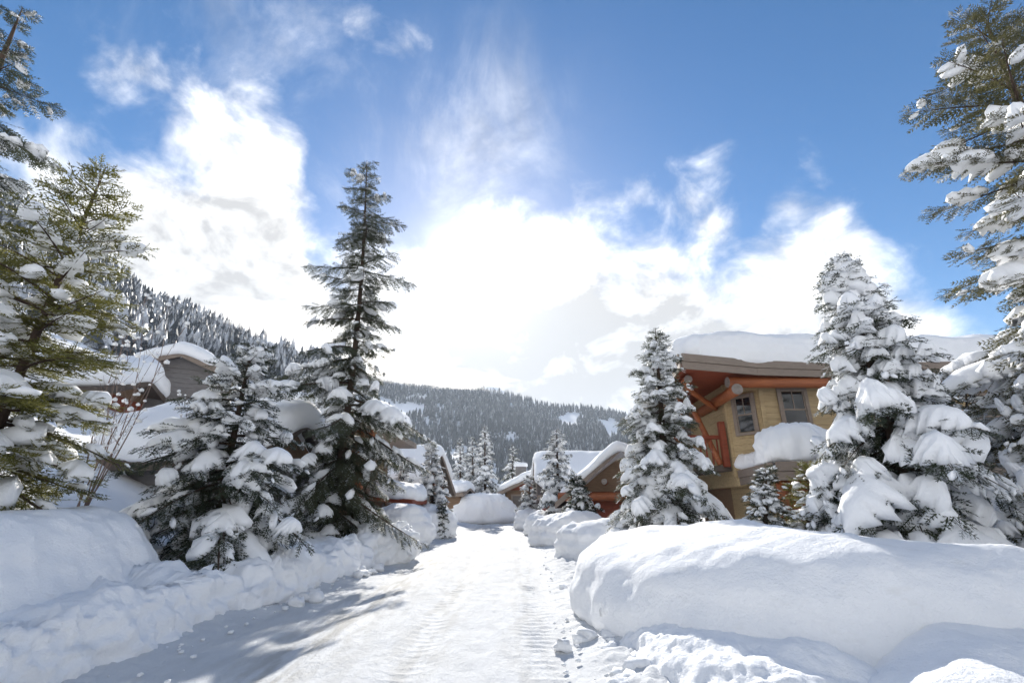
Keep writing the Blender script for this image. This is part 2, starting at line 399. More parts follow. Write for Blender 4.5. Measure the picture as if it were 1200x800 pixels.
def azel(px, py):
    d = ray(px, py); return math.atan2(d[0], d[1]), d[2]/math.hypot(d[0], d[1])
def polar_hill(name, label, az0, az1, naz, r0, r1, nr, base_tan, ridge_pts, back, bump, matn, seedz, power=1.0, fade=lambda a: 1.0):
    rp = sorted(azel(*p) for p in ridge_pts); ra = np.array([p[0] for p in rp]); rt = np.array([p[1] for p in rp])
    def hz(az, r):
        t = (r-r0)/(r1-r0); rd = np.interp(az, ra, rt)
        tt = np.clip(t, 0, 1)
        tan = base_tan+(rd-base_tan)*tt**power
        z = EYE+r*tan
        x, y = r*np.sin(az), r*np.cos(az)
        z = z+bump*fbm2(x/(bump*4.5), y/(bump*4.5), 4, .5, seedz)*np.clip(tt*3, 0, 1)*(1-.5*tt)
        z = z-np.clip(t-1, 0, 9)*(r1-r0)*.55
        return -3+(z+3)*fade(az)*sm(t, -.02, .2)
    az = np.linspace(az0, az1, naz); r = np.linspace(r0, r1*back, nr)
    A, R = np.meshgrid(az, r, indexing='ij')
    V = np.stack([R*np.sin(A), R*np.cos(A), hz(A, R)], -1).reshape(-1, 3)
    o = mk(name, V, [grid_faces(naz, nr, flip=True)], M_[matn]); fixn(o)
    tag(o, label, 'mountain', kind='structure'); return hz
D2 = math.radians
hill_h = polar_hill('hillside', 'steep snowy hillside with frosted forest behind the left cabins', D2(-115), D2(-13), 150, 60, 430, 70, .10,
   [(-900,100),(-300,160),(0,225),(60,262),(120,308),(180,348),(240,376),(300,397),(345,410),(400,432)], 1.3, 9, 'snow', 1.5, .55, fade=lambda a: sm(-a, D2(13.2), D2(19)))
mtn_h = polar_hill('mountain', 'broad forested mountain with low cloud on its ridge', D2(-40), D2(75), 200, 450, 1500, 80, .03,
   [(250,440),(330,425),(400,425),(440,437),(480,447),(520,449),(560,452),(600,463),(640,474),(690,477),(735,487),(780,500),(900,515),(1200,520),(1500,530)], 1.2, 26, 'snow', 5.5, .8)
peak_h = polar_hill('far_peak', 'white treeless peak showing above the forested ridge', D2(-14), D2(12), 80, 1620, 1900, 40, .12,
   [(380,470),(470,452),(500,444),(530,438),(552,443),(580,452),(610,466),(650,474),(690,474),(740,488),(800,500)], 1.2, 40, 'snow', 7.7, 1.0)

def fir_template(lv, n, seed):
    rg = np.random.default_rng(seed); V, Fc = [], []
    for k in range(lv):
        z0 = .06+.86*k/lv; z1 = min(1.0, z0+1.5/lv+.06); r = .17*(1-z0)**.85+.012
        o = len(V); th0 = rg.random()*6
        for i in range(n):
            rr = r*(1.0 if i % 2 else .55)*rg.uniform(.8, 1.2); th = th0+i*2*pi/n
            V.append((rr*cos(th), rr*sin(th), z0-.05*(i % 2)+rg.uniform(-.015, .015)))
        V.append((0, 0, z1))
        for i in range(n): Fc.append((o+i, o+(i+1) % n, o+n))
    return np.array(V), np.array(Fc)
def scatter(templates, P, H, rg, wide=1.0):
    Vs, Fs, At, o = [], [], [], 0
    pick = rg.integers(0, len(templates), len(P))
    for k, (tv, tf) in enumerate(templates):
        p = P[pick == k]; h = H[pick == k]; m = len(p)
        if not m: continue
        th = rg.random(m)*6.28; w = h*wide*rg.uniform(.8, 1.25, m); c, s = np.cos(th), np.sin(th)
        x = tv[None, :, 0]*c[:, None]-tv[None, :, 1]*s[:, None]; y = tv[None, :, 0]*s[:, None]+tv[None, :, 1]*c[:, None]
        V = np.stack([p[:, 0:1]+x*w[:, None], p[:, 1:2]+y*w[:, None], p[:, 2:3]+tv[None, :, 2]*h[:, None]], -1)
        At.append(np.clip(rg.random((m, 1))*.6+rg.random((m, len(tv)))*.55-.05, 0, 1).ravel())
        Vs.append(V.reshape(-1, 3)); Fs.append((tf[None]+(np.arange(m)*len(tv))[:, None, None]).reshape(-1, 3)+o); o += m*len(tv)
    return np.vstack(Vs), [np.vstack(Fs)], np.concatenate(At)
def forests():
    rg = np.random.default_rng(11)
    n = 13500; az = rg.uniform(D2(-28), D2(24), n); r = np.sqrt(rg.uniform(560**2, 1485**2, n)); z = mtn_h(az, r)
    d = np.stack([r*np.sin(az), r*np.cos(az), z], -1)
    tan = (z-EYE)/r
    keep = np.ones(n, bool)
    for (px, py, wx, wy) in ((478,480,24,9), (450,474,16,6), (666,494,10,8), (717,502,7,15)):       # ski clearings
        a0, t0 = azel(px, py); a1, _ = azel(px+wx, py); _, t1 = azel(px, py-wy)
        q = ((az-a0)/(a1-a0))**2+((tan-t0)/(t1-t0))**2+1.2*fbm2(az*60, tan*60, 2)
        keep &= q > 1
    ridge = (r-450)/1050; keep &= rg.random(n) > .7*sm(ridge, .93, 1.0)
    clump = fbm2(d[:, 0]/90, d[:, 1]/90, 3); keep &= (clump > -.42)
    P = d[keep]; H = rg.uniform(9, 24, len(P))*(1+.35*fbm2(P[:, 0]/60, P[:, 1]/60, 2)); P[:, 2] -= .8
    T = [fir_template(3, 6, s) for s in range(5)]
    V, F, A = scatter(T, P, H, rg, 1.15)
    tag(mk('far_forest', V, F, M_['forest_far'], attr=A, smooth=False), 'dense conifer forest covering the distant mountain', 'forest', kind='stuff')
    n = 6000; az = rg.uniform(D2(-66), D2(-13.5), n); r = np.sqrt(rg.uniform(165**2, 428**2, n)); z = hill_h(az, r)
    P = np.stack([r*np.sin(az), r*np.cos(az), z-1], -1)
    keep = (fbm2(P[:, 0]/40, P[:, 1]/40, 3) > -.35) & ~((az > D2(-31)) & (az < D2(-24.5)) & (r > 330) & (fbm2(P[:, 0]/9, P[:, 1]/9, 2) > -.25)); P = P[keep]
    H = rg.uniform(4.5, 14, len(P))*(1+.5*fbm2(P[:, 0]/25, P[:, 1]/25, 2))
    T = [fir_template(6, 6, 20+s) for s in range(6)]
    V, F, A = scatter(T, P, H, rg, 1.25)
    tag(mk('hillside_forest', V, F, M_['forest'], attr=A, smooth=False), 'frosted conifer wood on the steep left hillside', 'forest', kind='stuff')
forests()

# ------------------------------------------------------------------ snow shapes
def resample(poly, n, chaikin=2):
    p = np.asarray(poly, float)
    for _ in range(chaikin):
        q = np.roll(p, -1, 0); p = np.stack([.78*p+.22*q, .22*p+.78*q], 1).reshape(-1, p.shape[1])
    q = np.vstack([p, p[:1]]); s = np.concatenate([[0], np.cumsum(np.linalg.norm(np.diff(q[:, :2], axis=0), axis=1))])
    t = np.linspace(0, s[-1], n, endpoint=False)
    return np.stack([np.interp(t, s, q[:, k]) for k in range(q.shape[1])], 1)
def pillow_vf(poly, base, T, bulge=.07, edge=.5, n=140, rings=14, rough=.06, fine=.02, strata=.0, dome=.0, seed=0., chaikin=2, top=None, drip=0.0, rscale=1.3, slump=0.0, lumps=0.0, pk=0):
    """snow cushion on a footprint that is star-shaped about its middle; base = z or f(x,y)"""
    p = resample(poly, n, chaikin); c = p.mean(0); rel = p-c
    rmin = np.percentile(np.linalg.norm(rel, axis=1), 12)
    bz = base if callable(base) else (lambda x, y: np.full_like(x, base))
    prof = [(-.16, 0.0), (.0, .0), (bulge*.8+slump, .12), (bulge+slump*.8, .28), (bulge+slump*.55, .42), (bulge*.9+slump*.35, .55), (bulge*.5+slump*.15, .68), (-.02, .79), (-.18*edge, .87), (-.42*edge, .94), (-.7*edge, .98), (-edge, 1.0)]
    pr = np.array(prof)
    for _ in range(pk):                                   # refine and round the profile
        mid = (pr[:-1]+pr[1:])/2; q = np.empty((len(pr)*2-1, 2)); q[0::2] = pr; q[1::2] = mid; pr = q.copy(); pr[1:-1] = .25*q[:-2]+.5*q[1:-1]+.25*q[2:]
    ss = [1+d/rmin for d in pr[:, 0]]; hs = list(pr[:, 1])
    s_in = np.linspace(ss[-1], 0.02, rings)[1:]
    ss = np.array(ss+list(s_in)); hs = np.array(hs+[1.0]*len(s_in))
    k = len(ss); P = c[None, None, :2]+rel[:, None, :2]*ss[None, :, None]
    x, y = P[..., 0], P[..., 1]
    Tt = T if top is None else top(x, y)
    z = bz(x, y)+hs[None]*Tt+dome*(1-np.clip(ss, 0, 1)**2)[None]*(hs[None] > .5)
    if drip:
        dn = fbm2(np.arange(n)*.23+seed, np.zeros(n), 3); z[:, :2] -= drip*np.clip(dn, 0, 1)[:, None]*np.array([.5, 1])[None]
    side = np.clip(hs*6, 0, 1)*(1.0-.55*(hs >= .999))
    V = np.stack([x, y, z], -1)
    du = np.roll(V, -1, 0)-np.roll(V, 1, 0); dv = np.gradient(V, axis=1); Nn = np.cross(du, dv); Nn /= np.linalg.norm(Nn, axis=-1, keepdims=True)+1e-9
    Nn *= np.where((Nn[..., :2]*rel[:, None, :2]).sum(-1)+Nn[..., 2]*3 < 0, -1, 1)[..., None]
    lump = fbm(V*rscale+seed, 4); lump = lump+lumps*(.35-np.abs(fbm(V*rscale*1.7+seed+40, 3))*2)
    V = V+Nn*((lump*rough*2.4+fbm(V*7+seed, 4, .6)*fine*2.4)*side[None])[..., None]
    if strata:
        out = rel/(np.linalg.norm(rel, axis=1)[:, None]+1e-6)
        st = np.sin(V[..., 2]*19+3*fbm2(x*.6, y*.6, 2, .5, seed))*strata*(hs < .9)[None]*(hs > .02)[None]
        V[..., :2] += out[:, None]*st[..., None]
    V = V.reshape(-1, 3); F = [grid_faces(n, k, True, flip=False)]
    i0, i1 = len(V), len(V)+1
    V = np.vstack([V, [c[0], c[1], V.reshape(-1, 3)[np.arange(n)*k+k-1][:, 2].mean()], [c[0], c[1], V[np.arange(n)*k][:, 2].mean()]])
    a = np.arange(n); b = (a+1) % n
    F.append(np.concatenate([np.stack([a*k+k-1, b*k+k-1, np.full(n, i0)], 1), np.stack([b*k, a*k, np.full(n, i1)], 1)]))
    return V, F
def pillow(name, poly, base, T, m='snow', parent=None, **kw):
    V, F = pillow_vf(poly, base, T, **kw); return fixn(mk(name, V, F, M_[m], parent))
def bank(label, poly, base, T, group='snow banks along the road', **kw):
    kw.setdefault('pk', 2 if kw.get('n', 0) > 350 else 1); o = pillow('snow_bank', poly, base, T, 'bank', **kw); c = np.mean(np.asarray(poly, float), 0)
    seat(o, (c[0], c[1], 0)); return tag(o, label, 'snow bank', group)

def ellipse(cx, cy, a, b, rot=0, n=14, jit=.12, seed=0):
    rg = np.random.default_rng(seed); th = np.arange(n)*2*pi/n; k = 1+jit*(rg.random(n)-.5)*2
    x, y = a*k*np.cos(th), b*k*np.sin(th)
    return np.stack([cx+x*cos(rot)-y*sin(rot), cy+x*sin(rot)+y*cos(rot)], 1)

# left foreground bank, flat topped beside the road
bank('long flat topped snow bank filling the lower left corner beside the road',
     [(-5.25, 2.2), (-5.2, 4.5), (-5.25, 6.3), (-5.5, 7.7), (-6.4, 8.5), (-8.5, 8.6), (-11, 7.4), (-12, 4), (-11, 1.5), (-7.5, .6)],
     lambda x, y: -.3+.0*x, 1.85, n=360, rings=24, bulge=-.04, edge=.6, rough=.055, fine=.016, slump=.8, seed=3., rscale=.9, lumps=.5)
bank('ploughed snow berm along the foot of the flat topped left bank',
     [(-4.2, 2.4), (-4.25, 4.5), (-4.3, 6.5), (-4.4, 8.4), (-5.2, 8.9), (-5.6, 6.5), (-5.5, 4.5), (-5.4, 2.4)],
     -.2, .86, n=400, rings=12, bulge=.0, edge=.5, rough=.12, fine=.03, slump=.32, seed=14., rscale=1.5, lumps=.5)
# broken ploughed ridge under the spruces on the left
bank('broken lumpy ridge of ploughed snow under the tall spruce on the left',
     [(-4.15, 8.2), (-3.95, 9.6), (-4.05, 11.5), (-3.85, 13.2), (-4.0, 15.2), (-4.6, 15.8), (-6.2, 15), (-6.6, 11.5), (-6.0, 8.6)],
     -.1, .78, n=360, rings=16, bulge=.03, edge=.6, rough=.14, fine=.022, slump=.22, seed=8., rscale=1.4, lumps=.6)
bank('low crumbling shelf of ploughed snow where the tall spruce meets the road',
     ellipse(-3.95, 15.6, .8, 1.5, .1, seed=4), -.1, 1.05, n=200, bulge=.06, edge=.5, rough=.14, fine=.04, seed=1., rscale=1.7, lumps=1.0)
# rounded mounds between the driveways
for i, (lab, cx, cyy, a, b, T, sd) in enumerate([
    ('tall rounded snow mound left of the road, nearest of the two by the left cabin', -4.55, 20.4, 1.05, 1.5, 1.62, 5),
    ('second rounded snow mound left of the road, partly behind the taller one', -4.15, 25.2, 1.15, 1.6, 1.58, 6),
    ('wide ploughed snow heap closing the far end of the road', -2.6, 42, 2.5, 1.6, 2.35, 7),
    ('white stepped snow mound right of the road, nearest of the small ones', 2.75, 15.3, 1.35, 1.2, 1.12, 8),
    ('layered snow mound right of the road under the small dark spruce', 2.3, 20.3, 1.35, 1.4, 1.22, 9),
    ('small snow mound right of the road in front of the slender spruce', 1.75, 27, .9, 1.2, 1.15, 10),
    ('farthest small snow mound right of the road near the brown garage', 1.25, 32.5, .95, 1.3, 1.2, 11)]):
    bank(lab, ellipse(cx, cyy, a, b, 0, seed=sd), -.1, T+.1, n=160, rings=12, bulge=.10, edge=.85, rough=.13, fine=.014, strata=.04, slump=.5 if sd == 7 else .12, seed=sd*1.7, rscale=1.1, lumps=.15)
bank('snow bank at the foot of the middle spruce, right of the road',
     [(1.75, 10.3), (1.9, 12.2), (2.4, 13.4), (4.2, 13.6), (5.4, 12.5), (5.0, 10.6), (3.2, 9.8)], -.1, 1.08, n=300, rings=24, bulge=.06, edge=.55, rough=.13, fine=.03, strata=.02, seed=12., rscale=1.4)
# the big bank on the right
bank('big smooth wind rounded snow bank crossing the lower right of the picture',
     [(1.3, 7.4), (1.55, 9.0), (2.5, 10.2), (4.5, 9.9), (7.5, 9.2), (11, 8.2), (15, 6.6), (15.5, 5.0), (11.5, 5.2), (8, 5.4), (5.2, 5.15), (3.2, 5.15), (1.95, 5.9)],
     -.1, 1.3, n=520, rings=26, strata=.012, bulge=.10, edge=.8, rough=.09, fine=.010, slump=.05, seed=20.3, rscale=.7, lumps=.1,
     top=lambda x, y: 1.42-.36*sm(x, 2.6, 7.5)+.12*fbm2(x*.5, y*.5, 2))
bank('crumbled foot of broken snow at the near end of the big right bank',
     [(1.5, 5.4), (1.4, 6.4), (1.8, 7.0), (2.6, 6.6), (3.2, 5.8), (3.2, 4.8), (2.4, 4.3), (1.75, 4.6)], -.1, .48, n=360, rings=16, bulge=.06, edge=.5, rough=.09, fine=.016, slump=.3, seed=31., rscale=1.4, lumps=.2)
bank('deep untouched snow shelf in the near right corner in front of the big bank',
     [(2.6, 3.2), (2.9, 4.2), (3.8, 5.1), (5.5, 5.6), (9, 5.8), (13, 5.2), (13, 1.5), (8, .2), (4.2, .8), (2.9, 2.0)], -.1, .62, n=360, rings=26, top=lambda x, y: .10+.62*sm(y, 1.0, 6.0), bulge=.04, edge=.5, rough=.10, fine=.010, slump=.3, seed=41., rscale=.8)

def clod_vf(c, r, seed, sq=(1, 1, .75), p=2.0):
    u = np.linspace(0, 2*pi, 18, endpoint=False); v = np.linspace(.01, pi-.01, 11)
    U, Vv = np.meshgrid(u, v, indexing='ij'); d = np.stack([np.sin(Vv)*np.cos(U), np.sin(Vv)*np.sin(U), np.cos(Vv)], -1)
    k = 1+1.0*fbm(d*1.3+seed, 3, .6); k = k/(np.abs(d)**p).sum(-1)**(1/p)
    V = np.asarray(c)+d*k[..., None]*r*np.asarray(sq); return V.reshape(-1, 3), [grid_faces(18, 11, True)]
for i, (x, y, z, r, lab) in enumerate([
    (1.45, 6.75, .28, .19, 'blocky snow clod jutting from the road end of the big right bank'),
    (1.28, 5.45, .07, .12, 'fist sized snow clod on the road edge at the bottom of the picture'),
    (1.12, 6.15, .06, .075, 'small snow clod on the road edge beside the blocky one'),
    (-3.65, 8.9, .05, .10, 'snow lump fallen on the road edge below the left ridge')]):
    o = fixn(mk('snow_clod', *clod_vf((x, y, z), r, i*7.7+1.3, (1.25, .95, .8), 5.0), M_['bank'])); seat(o, (x, y, z))
    tag(o, lab, 'snow clod', 'clods of ploughed snow')
def crumbs():
    rg = np.random.default_rng(3); parts = []
    tv, tf = clod_vf((0, 0, 0), 1, 2.2); 
    u = np.linspace(0, 2*pi, 6, endpoint=False); v = np.linspace(.02, pi-.02, 4); U, Vv = np.meshgrid(u, v, indexing='ij')
    d = np.stack([np.sin(Vv)*np.cos(U), np.sin(Vv)*np.sin(U), np.cos(Vv)*.5], -1).reshape(-1, 3); F = grid_faces(6, 4, True)
    for i in range(1000):
        y = 3.2+22*rg.random()**1.7
        if rg.random() < .55: dl = -2.75+rg.normal()*.33; 
        else: dl = 2.65+rg.normal()*.3
        if y > 14 and rg.random() < .6: continue
        r = rg.uniform(.010, .04)*(1 if rg.random() < .93 else 1.8); x = float(road_x(y))+dl
        V = d*r*(1+.5*(rg.random((len(d), 1))-.5))+np.array([x, y, -.005+.06*abs(dl/3)]); parts.append((V, F))
    V, F = join(parts); tag(mk('snow_crumbs', V, F, M_['bank']), 'loose crumbs of snow along both road edges', 'snow', kind='stuff')
crumbs()
def rubble():
    rg = np.random.default_rng(8); parts = []
    spots = [(1.5, 5.0, .4, 60), (2.3, 4.4, .4, 45), (1.35, 6.6, .28, 30), (-4.0, 9.5, .35, 40), (-3.8, 12.5, .3, 40), (1.6, 10, .3, 30)]
    for (x, y, sd, n) in spots:
        for i in range(n):
            r_ = rg.uniform(.02, .10)*(1 if rg.random() < .85 else 1.5); p = np.array([x, y, 0])+rg.normal(0, sd, 3)*(1, 1, 0); p[2] = .02+rg.uniform(0, .05)
            u = np.linspace(0, 2*pi, 9, endpoint=False); v = np.linspace(.02, pi-.02, 6); U, Vv = np.meshgrid(u, v, indexing='ij')
            d = np.stack([np.sin(Vv)*np.cos(U), np.sin(Vv)*np.sin(U), .8*np.cos(Vv)], -1); d = d*((1+1.3*fbm(d*1.4+i*3.7+x, 3))/(np.abs(d)**4).sum(-1)**.25)[..., None]*np.array([1.2, .95, .8])
            parts.append((p+d.reshape(-1, 3)*r_, grid_faces(9, 6, True)))
    V, F = join(parts); tag(fixn(mk('snow_rubble', V, F, M_['bank'])), 'rubble of small broken snow lumps at the feet of the banks', 'snow', kind='stuff')
rubble()
# ------------------------------------------------------------------ houses
class House:
    def __init__(s, name, label, o, rot=0.0, group='snowed in chalets along the road'):
        s.o = np.asarray(o, float); c, n = cos(rot), sin(rot); s.R = np.array([[c, -n, 0], [n, c, 0], [0, 0, 1.]])
        s.e = thing(name, s.o, label, 'house', group)
    def w(s, p): return np.asarray(p, float) @ s.R.T + s.o
    def d(s, v): return np.asarray(v, float) @ s.R.T
    def box(s, name, lo, hi, m, parent=None, bev=.012):
        lo, hi = np.minimum(lo, hi), np.maximum(lo, hi); h = (np.asarray(hi, float)-lo)/2
        V, F = bevel_box(s.w((np.asarray(lo)+hi)/2), s.d((h[0], 0, 0)), s.d((0, h[1], 0)), (0, 0, h[2]), bev)
        return fixn(mk(name, V, F, M_[m], parent or s.e, smooth=False))
    def beam(s, name, p, q, wd, ht, m, parent=None):
        """rectangular beam from p to q; ht is measured upright"""
        p, q = s.w(p), s.w(q); t = q-p; ln = np.linalg.norm(t); t /= ln
        sd = np.cross(t, [0, 0, 1.]); sd /= np.linalg.norm(sd); up = np.cross(sd, t)
        V, F = bevel_box((p+q)/2, t*ln/2, sd*wd/2, up*ht/2, .012)
        return fixn(mk(name, V, F, M_[m], parent or s.e, smooth=False))
    def log(s, p, q, r, m='log', name='log', ends=True):
        p, q = s.w(p), s.w(q); t = np.linspace(0, 1, 10)[:, None]; pts = p+(q-p)*t
        rad = r*(1+.04*np.sin(np.arange(10)*2.1))
        o = fixn(mk(name, *tube(pts, rad, 16), M_[m], s.e))
        if ends:
            d = (q-p)/np.linalg.norm(q-p)
            for e, sg in ((p, -1), (q, 1)):
                V, F = tube([e+d*sg*.003, e+d*sg*.016], r*.97, 16); fixn(mk('log_end', V, F, M_['log_end'], o, smooth=False))
        return o
    def prism(s, name, poly, vec, m, parent=None):
        poly = np.asarray(poly, float); n = len(poly); V = np.vstack([s.w(poly), s.w(poly+np.asarray(vec, float))])
        a = np.arange(n); b = (a+1) % n; F = [np.stack([a, b, b+n, a+n], 1)]
        V = np.vstack([V, V[:n].mean(0), V[n:2*n].mean(0)])
        F.append(np.concatenate([np.stack([b, a, np.full(n, 2*n)], 1), np.stack([a+n, b+n, np.full(n, 2*n+1)], 1)]))
        return fixn(mk(name, V, F, M_[m], parent or s.e, smooth=False))
    def boards(s, p, ux, n, length, z0, z1, step, m, name='siding_board', parent=None):
        """lapped boards on a wall face: p = lower left corner, ux = along, n = outward"""
        p, ux, n = (np.asarray(q, float) for q in (p, ux, n)); k = max(1, int(round((z1-z0)/step))); st = (z1-z0)/k
        me = None
        for i in range(k):
            zc = z0+(i+.5)*st; c = p+ux*length/2+np.array([0, 0, zc-p[2]])+n*.022
            if me is None:
                V, F = bevel_box(np.zeros(3), s.d(ux*length/2), s.d(n*.012+np.array([0, 0, 0])), np.array([0, 0, st*.5-.002])-s.d(n*.007), .006)
                ORIG['_z'] = np.zeros(3); o = fixn(mk(name, V, F, M_[m], None, smooth=False)); me = o.data
            else: o = bpy.data.objects.new(name, me); S.collection.objects.link(o)
            o.parent = parent or s.e; o.location = s.w(c)-ORIG[(parent or s.e).name]
    def window(s, c, ux, n, wd, ht, m='trim', cas=.13, split=True):
        """double-hung window: casing ring with panes, meeting rail and muntin"""
        c, ux, n = (np.asarray(q, float) for q in (c, ux, n)); up = np.array([0, 0, 1.])
        def bx(cc, a, b, t): return bevel_box(s.w(cc), s.d(ux*a/2), s.d(n*t/2), up*b/2, .008)
        W2, H2 = wd/2, ht/2
        parts = [bx(c+ux*sg*(W2+cas/2)+n*.055, cas, ht+2*cas, .07) for sg in (-1, 1)]
        parts += [bx(c+up*(H2+cas/2)+n*.057, wd, cas, .074), bx(c-up*(H2+cas/2)+n*.065, wd+.04, cas*.8, .09)]
        V, F = join(parts); o = fixn(mk('window', V, F, M_[m], s.e, smooth=False))
        def sub(nm, cc, a, b, t, mm):
            V, F = bx(cc, a, b, t); fixn(mk(nm, V, F, M_[mm], o, smooth=False))
        sub('sash_rail', c+n*.045, wd, .06, .03, m)
        for sg in (-1, 1): sub('sash_stile', c+ux*sg*(W2-.025)+n*.042, .05, ht, .028, m)
        if split: sub('muntin', c+up*(H2/2+.015)+n*.044, .035, H2-.03, .026, m)
        if split:
            for sg in (-1, 1): sub('pane', c+ux*sg*W2/2+up*H2/2+n*.034, W2-.02, H2-.03, .008, 'glass')
        else: sub('pane', c+up*H2/2+n*.034, wd-.04, H2-.03, .008, 'glass')
        sub('pane', c-up*H2/2+n*.034, wd-.04, H2-.03, .008, 'glass')
        return o
    def roof_snow(s, poly, base, T, name='roof_snow', **kw):
        c0 = s.R; inv = s.R.T
        P = np.array([s.w((*p, 0))[:2] for p in poly])
        if callable(base):
            def bz(x, y):
                q = np.stack([x-s.o[0], y-s.o[1], np.zeros_like(x)], -1) @ s.R; return base(q[..., 0], q[..., 1])+s.o[2]
        else: bz = base+s.o[2]
        V, F = pillow_vf(P, bz, T, **kw); return fixn(mk(name, V, F, M_['snow'], s.e))

def cabin(name, label, o, rot, Wd, Ln, H, pitch, over=.6, T=.7, wall='brown', trim='trim', logs=None, wins=(), door=None, step=.22, gable='redwood', seed=0., sides=True, wl=.0):
    """gabled cabin: gable ends at local y = -Ln/2 (front) and +Ln/2, ridge along y"""
    h = House(name, label, o, rot); w2, l2 = Wd/2, Ln/2; rz = H+pitch*w2
    h.prism('wall', [(-w2, -l2, -2.5), (w2, -l2, -2.5), (w2, -l2, H), (0, -l2, rz), (-w2, -l2, H)], (0, Ln, 0), wall)
    if sides:
        h.boards((-w2, -l2, 0), (1, 0, 0), (0, -1, 0), Wd, 0, H, step, wall)
        for sg in (-1, 1): h.boards((sg*w2, -l2 if sg > 0 else l2, 0), (0, sg, 0), (sg, 0, 0), Ln, 0, H-.05, step, wall)
    h.prism('gable_panel', [(-w2+.05, -l2-.012, H+.04), (w2-.05, -l2-.012, H+.04), (0, -l2-.012, rz-.03)], (0, -.03, 0), gable)
    ov = over; th = .16; e = w2+ov; ze = H-pitch*ov
    for sg in (-1, 1):
        h.prism('roof_panel', [(sg*e, -l2-ov, ze), (0, -l2-ov, rz), (0, -l2-ov, rz+th), (sg*e, -l2-ov, ze+th)], (0, Ln+2*ov, 0), 'soffit')
        for yy, dy in ((-l2-ov-.045, .04), (l2+ov+.005, .04)):
            h.prism('bargeboard', [(sg*(e+.02), yy, ze-.12), (sg*.0, yy, rz-.10), (sg*.0, yy, rz+th+.03), (sg*(e+.02), yy, ze+th+.02)], (0, dy, 0), trim)
        h.box('fascia_board', (sg*(e+.002), -l2-ov, ze-.1), (sg*(e+.045), l2+ov, ze+th+.03), trim)
    rb = lambda x, y: rz+th-pitch*np.sqrt(x*x+.12)
    h.roof_snow([(-e-.02, -l2-ov-.02), (0, -l2-ov-.1), (e+.02, -l2-ov-.02), (e+.02, l2+ov), (0, l2+ov), (-e-.02, l2+ov)], rb, T, n=150, rings=12, bulge=.10, edge=.55, rough=.09, fine=.015, drip=.10, seed=seed+2.2, rscale=.8, chaikin=2)
    for (x, z, a, b) in wins: h.window((x, -l2-.03, z), (1, 0, 0), (0, -1, 0), a, b, trim)
    if door:
        x, a, b = door; d = h.box('door', (x-a/2, -l2-.09, -.3), (x+a/2, -l2-.03, b), 'garage')
        for k in range(4): h.box('door_panel', (x-a/2+.08, -l2-.112, -.2+k*b/4+.06), (x+a/2-.08, -l2-.088, -.2+(k+1)*b/4-.04), 'garage', d, .02)
        for sg in (-1, 1): h.box('door_casing', (x+sg*a/2, -l2-.11, -.3), (x+sg*(a/2+.16), -l2-.03, b+.14), trim)
        h.box('door_casing', (x-a/2, -l2-.11, b), (x+a/2, -l2-.03, b+.14), trim)
    if logs:
        for (p, q, r) in logs: h.log(p, q, r)
    return h

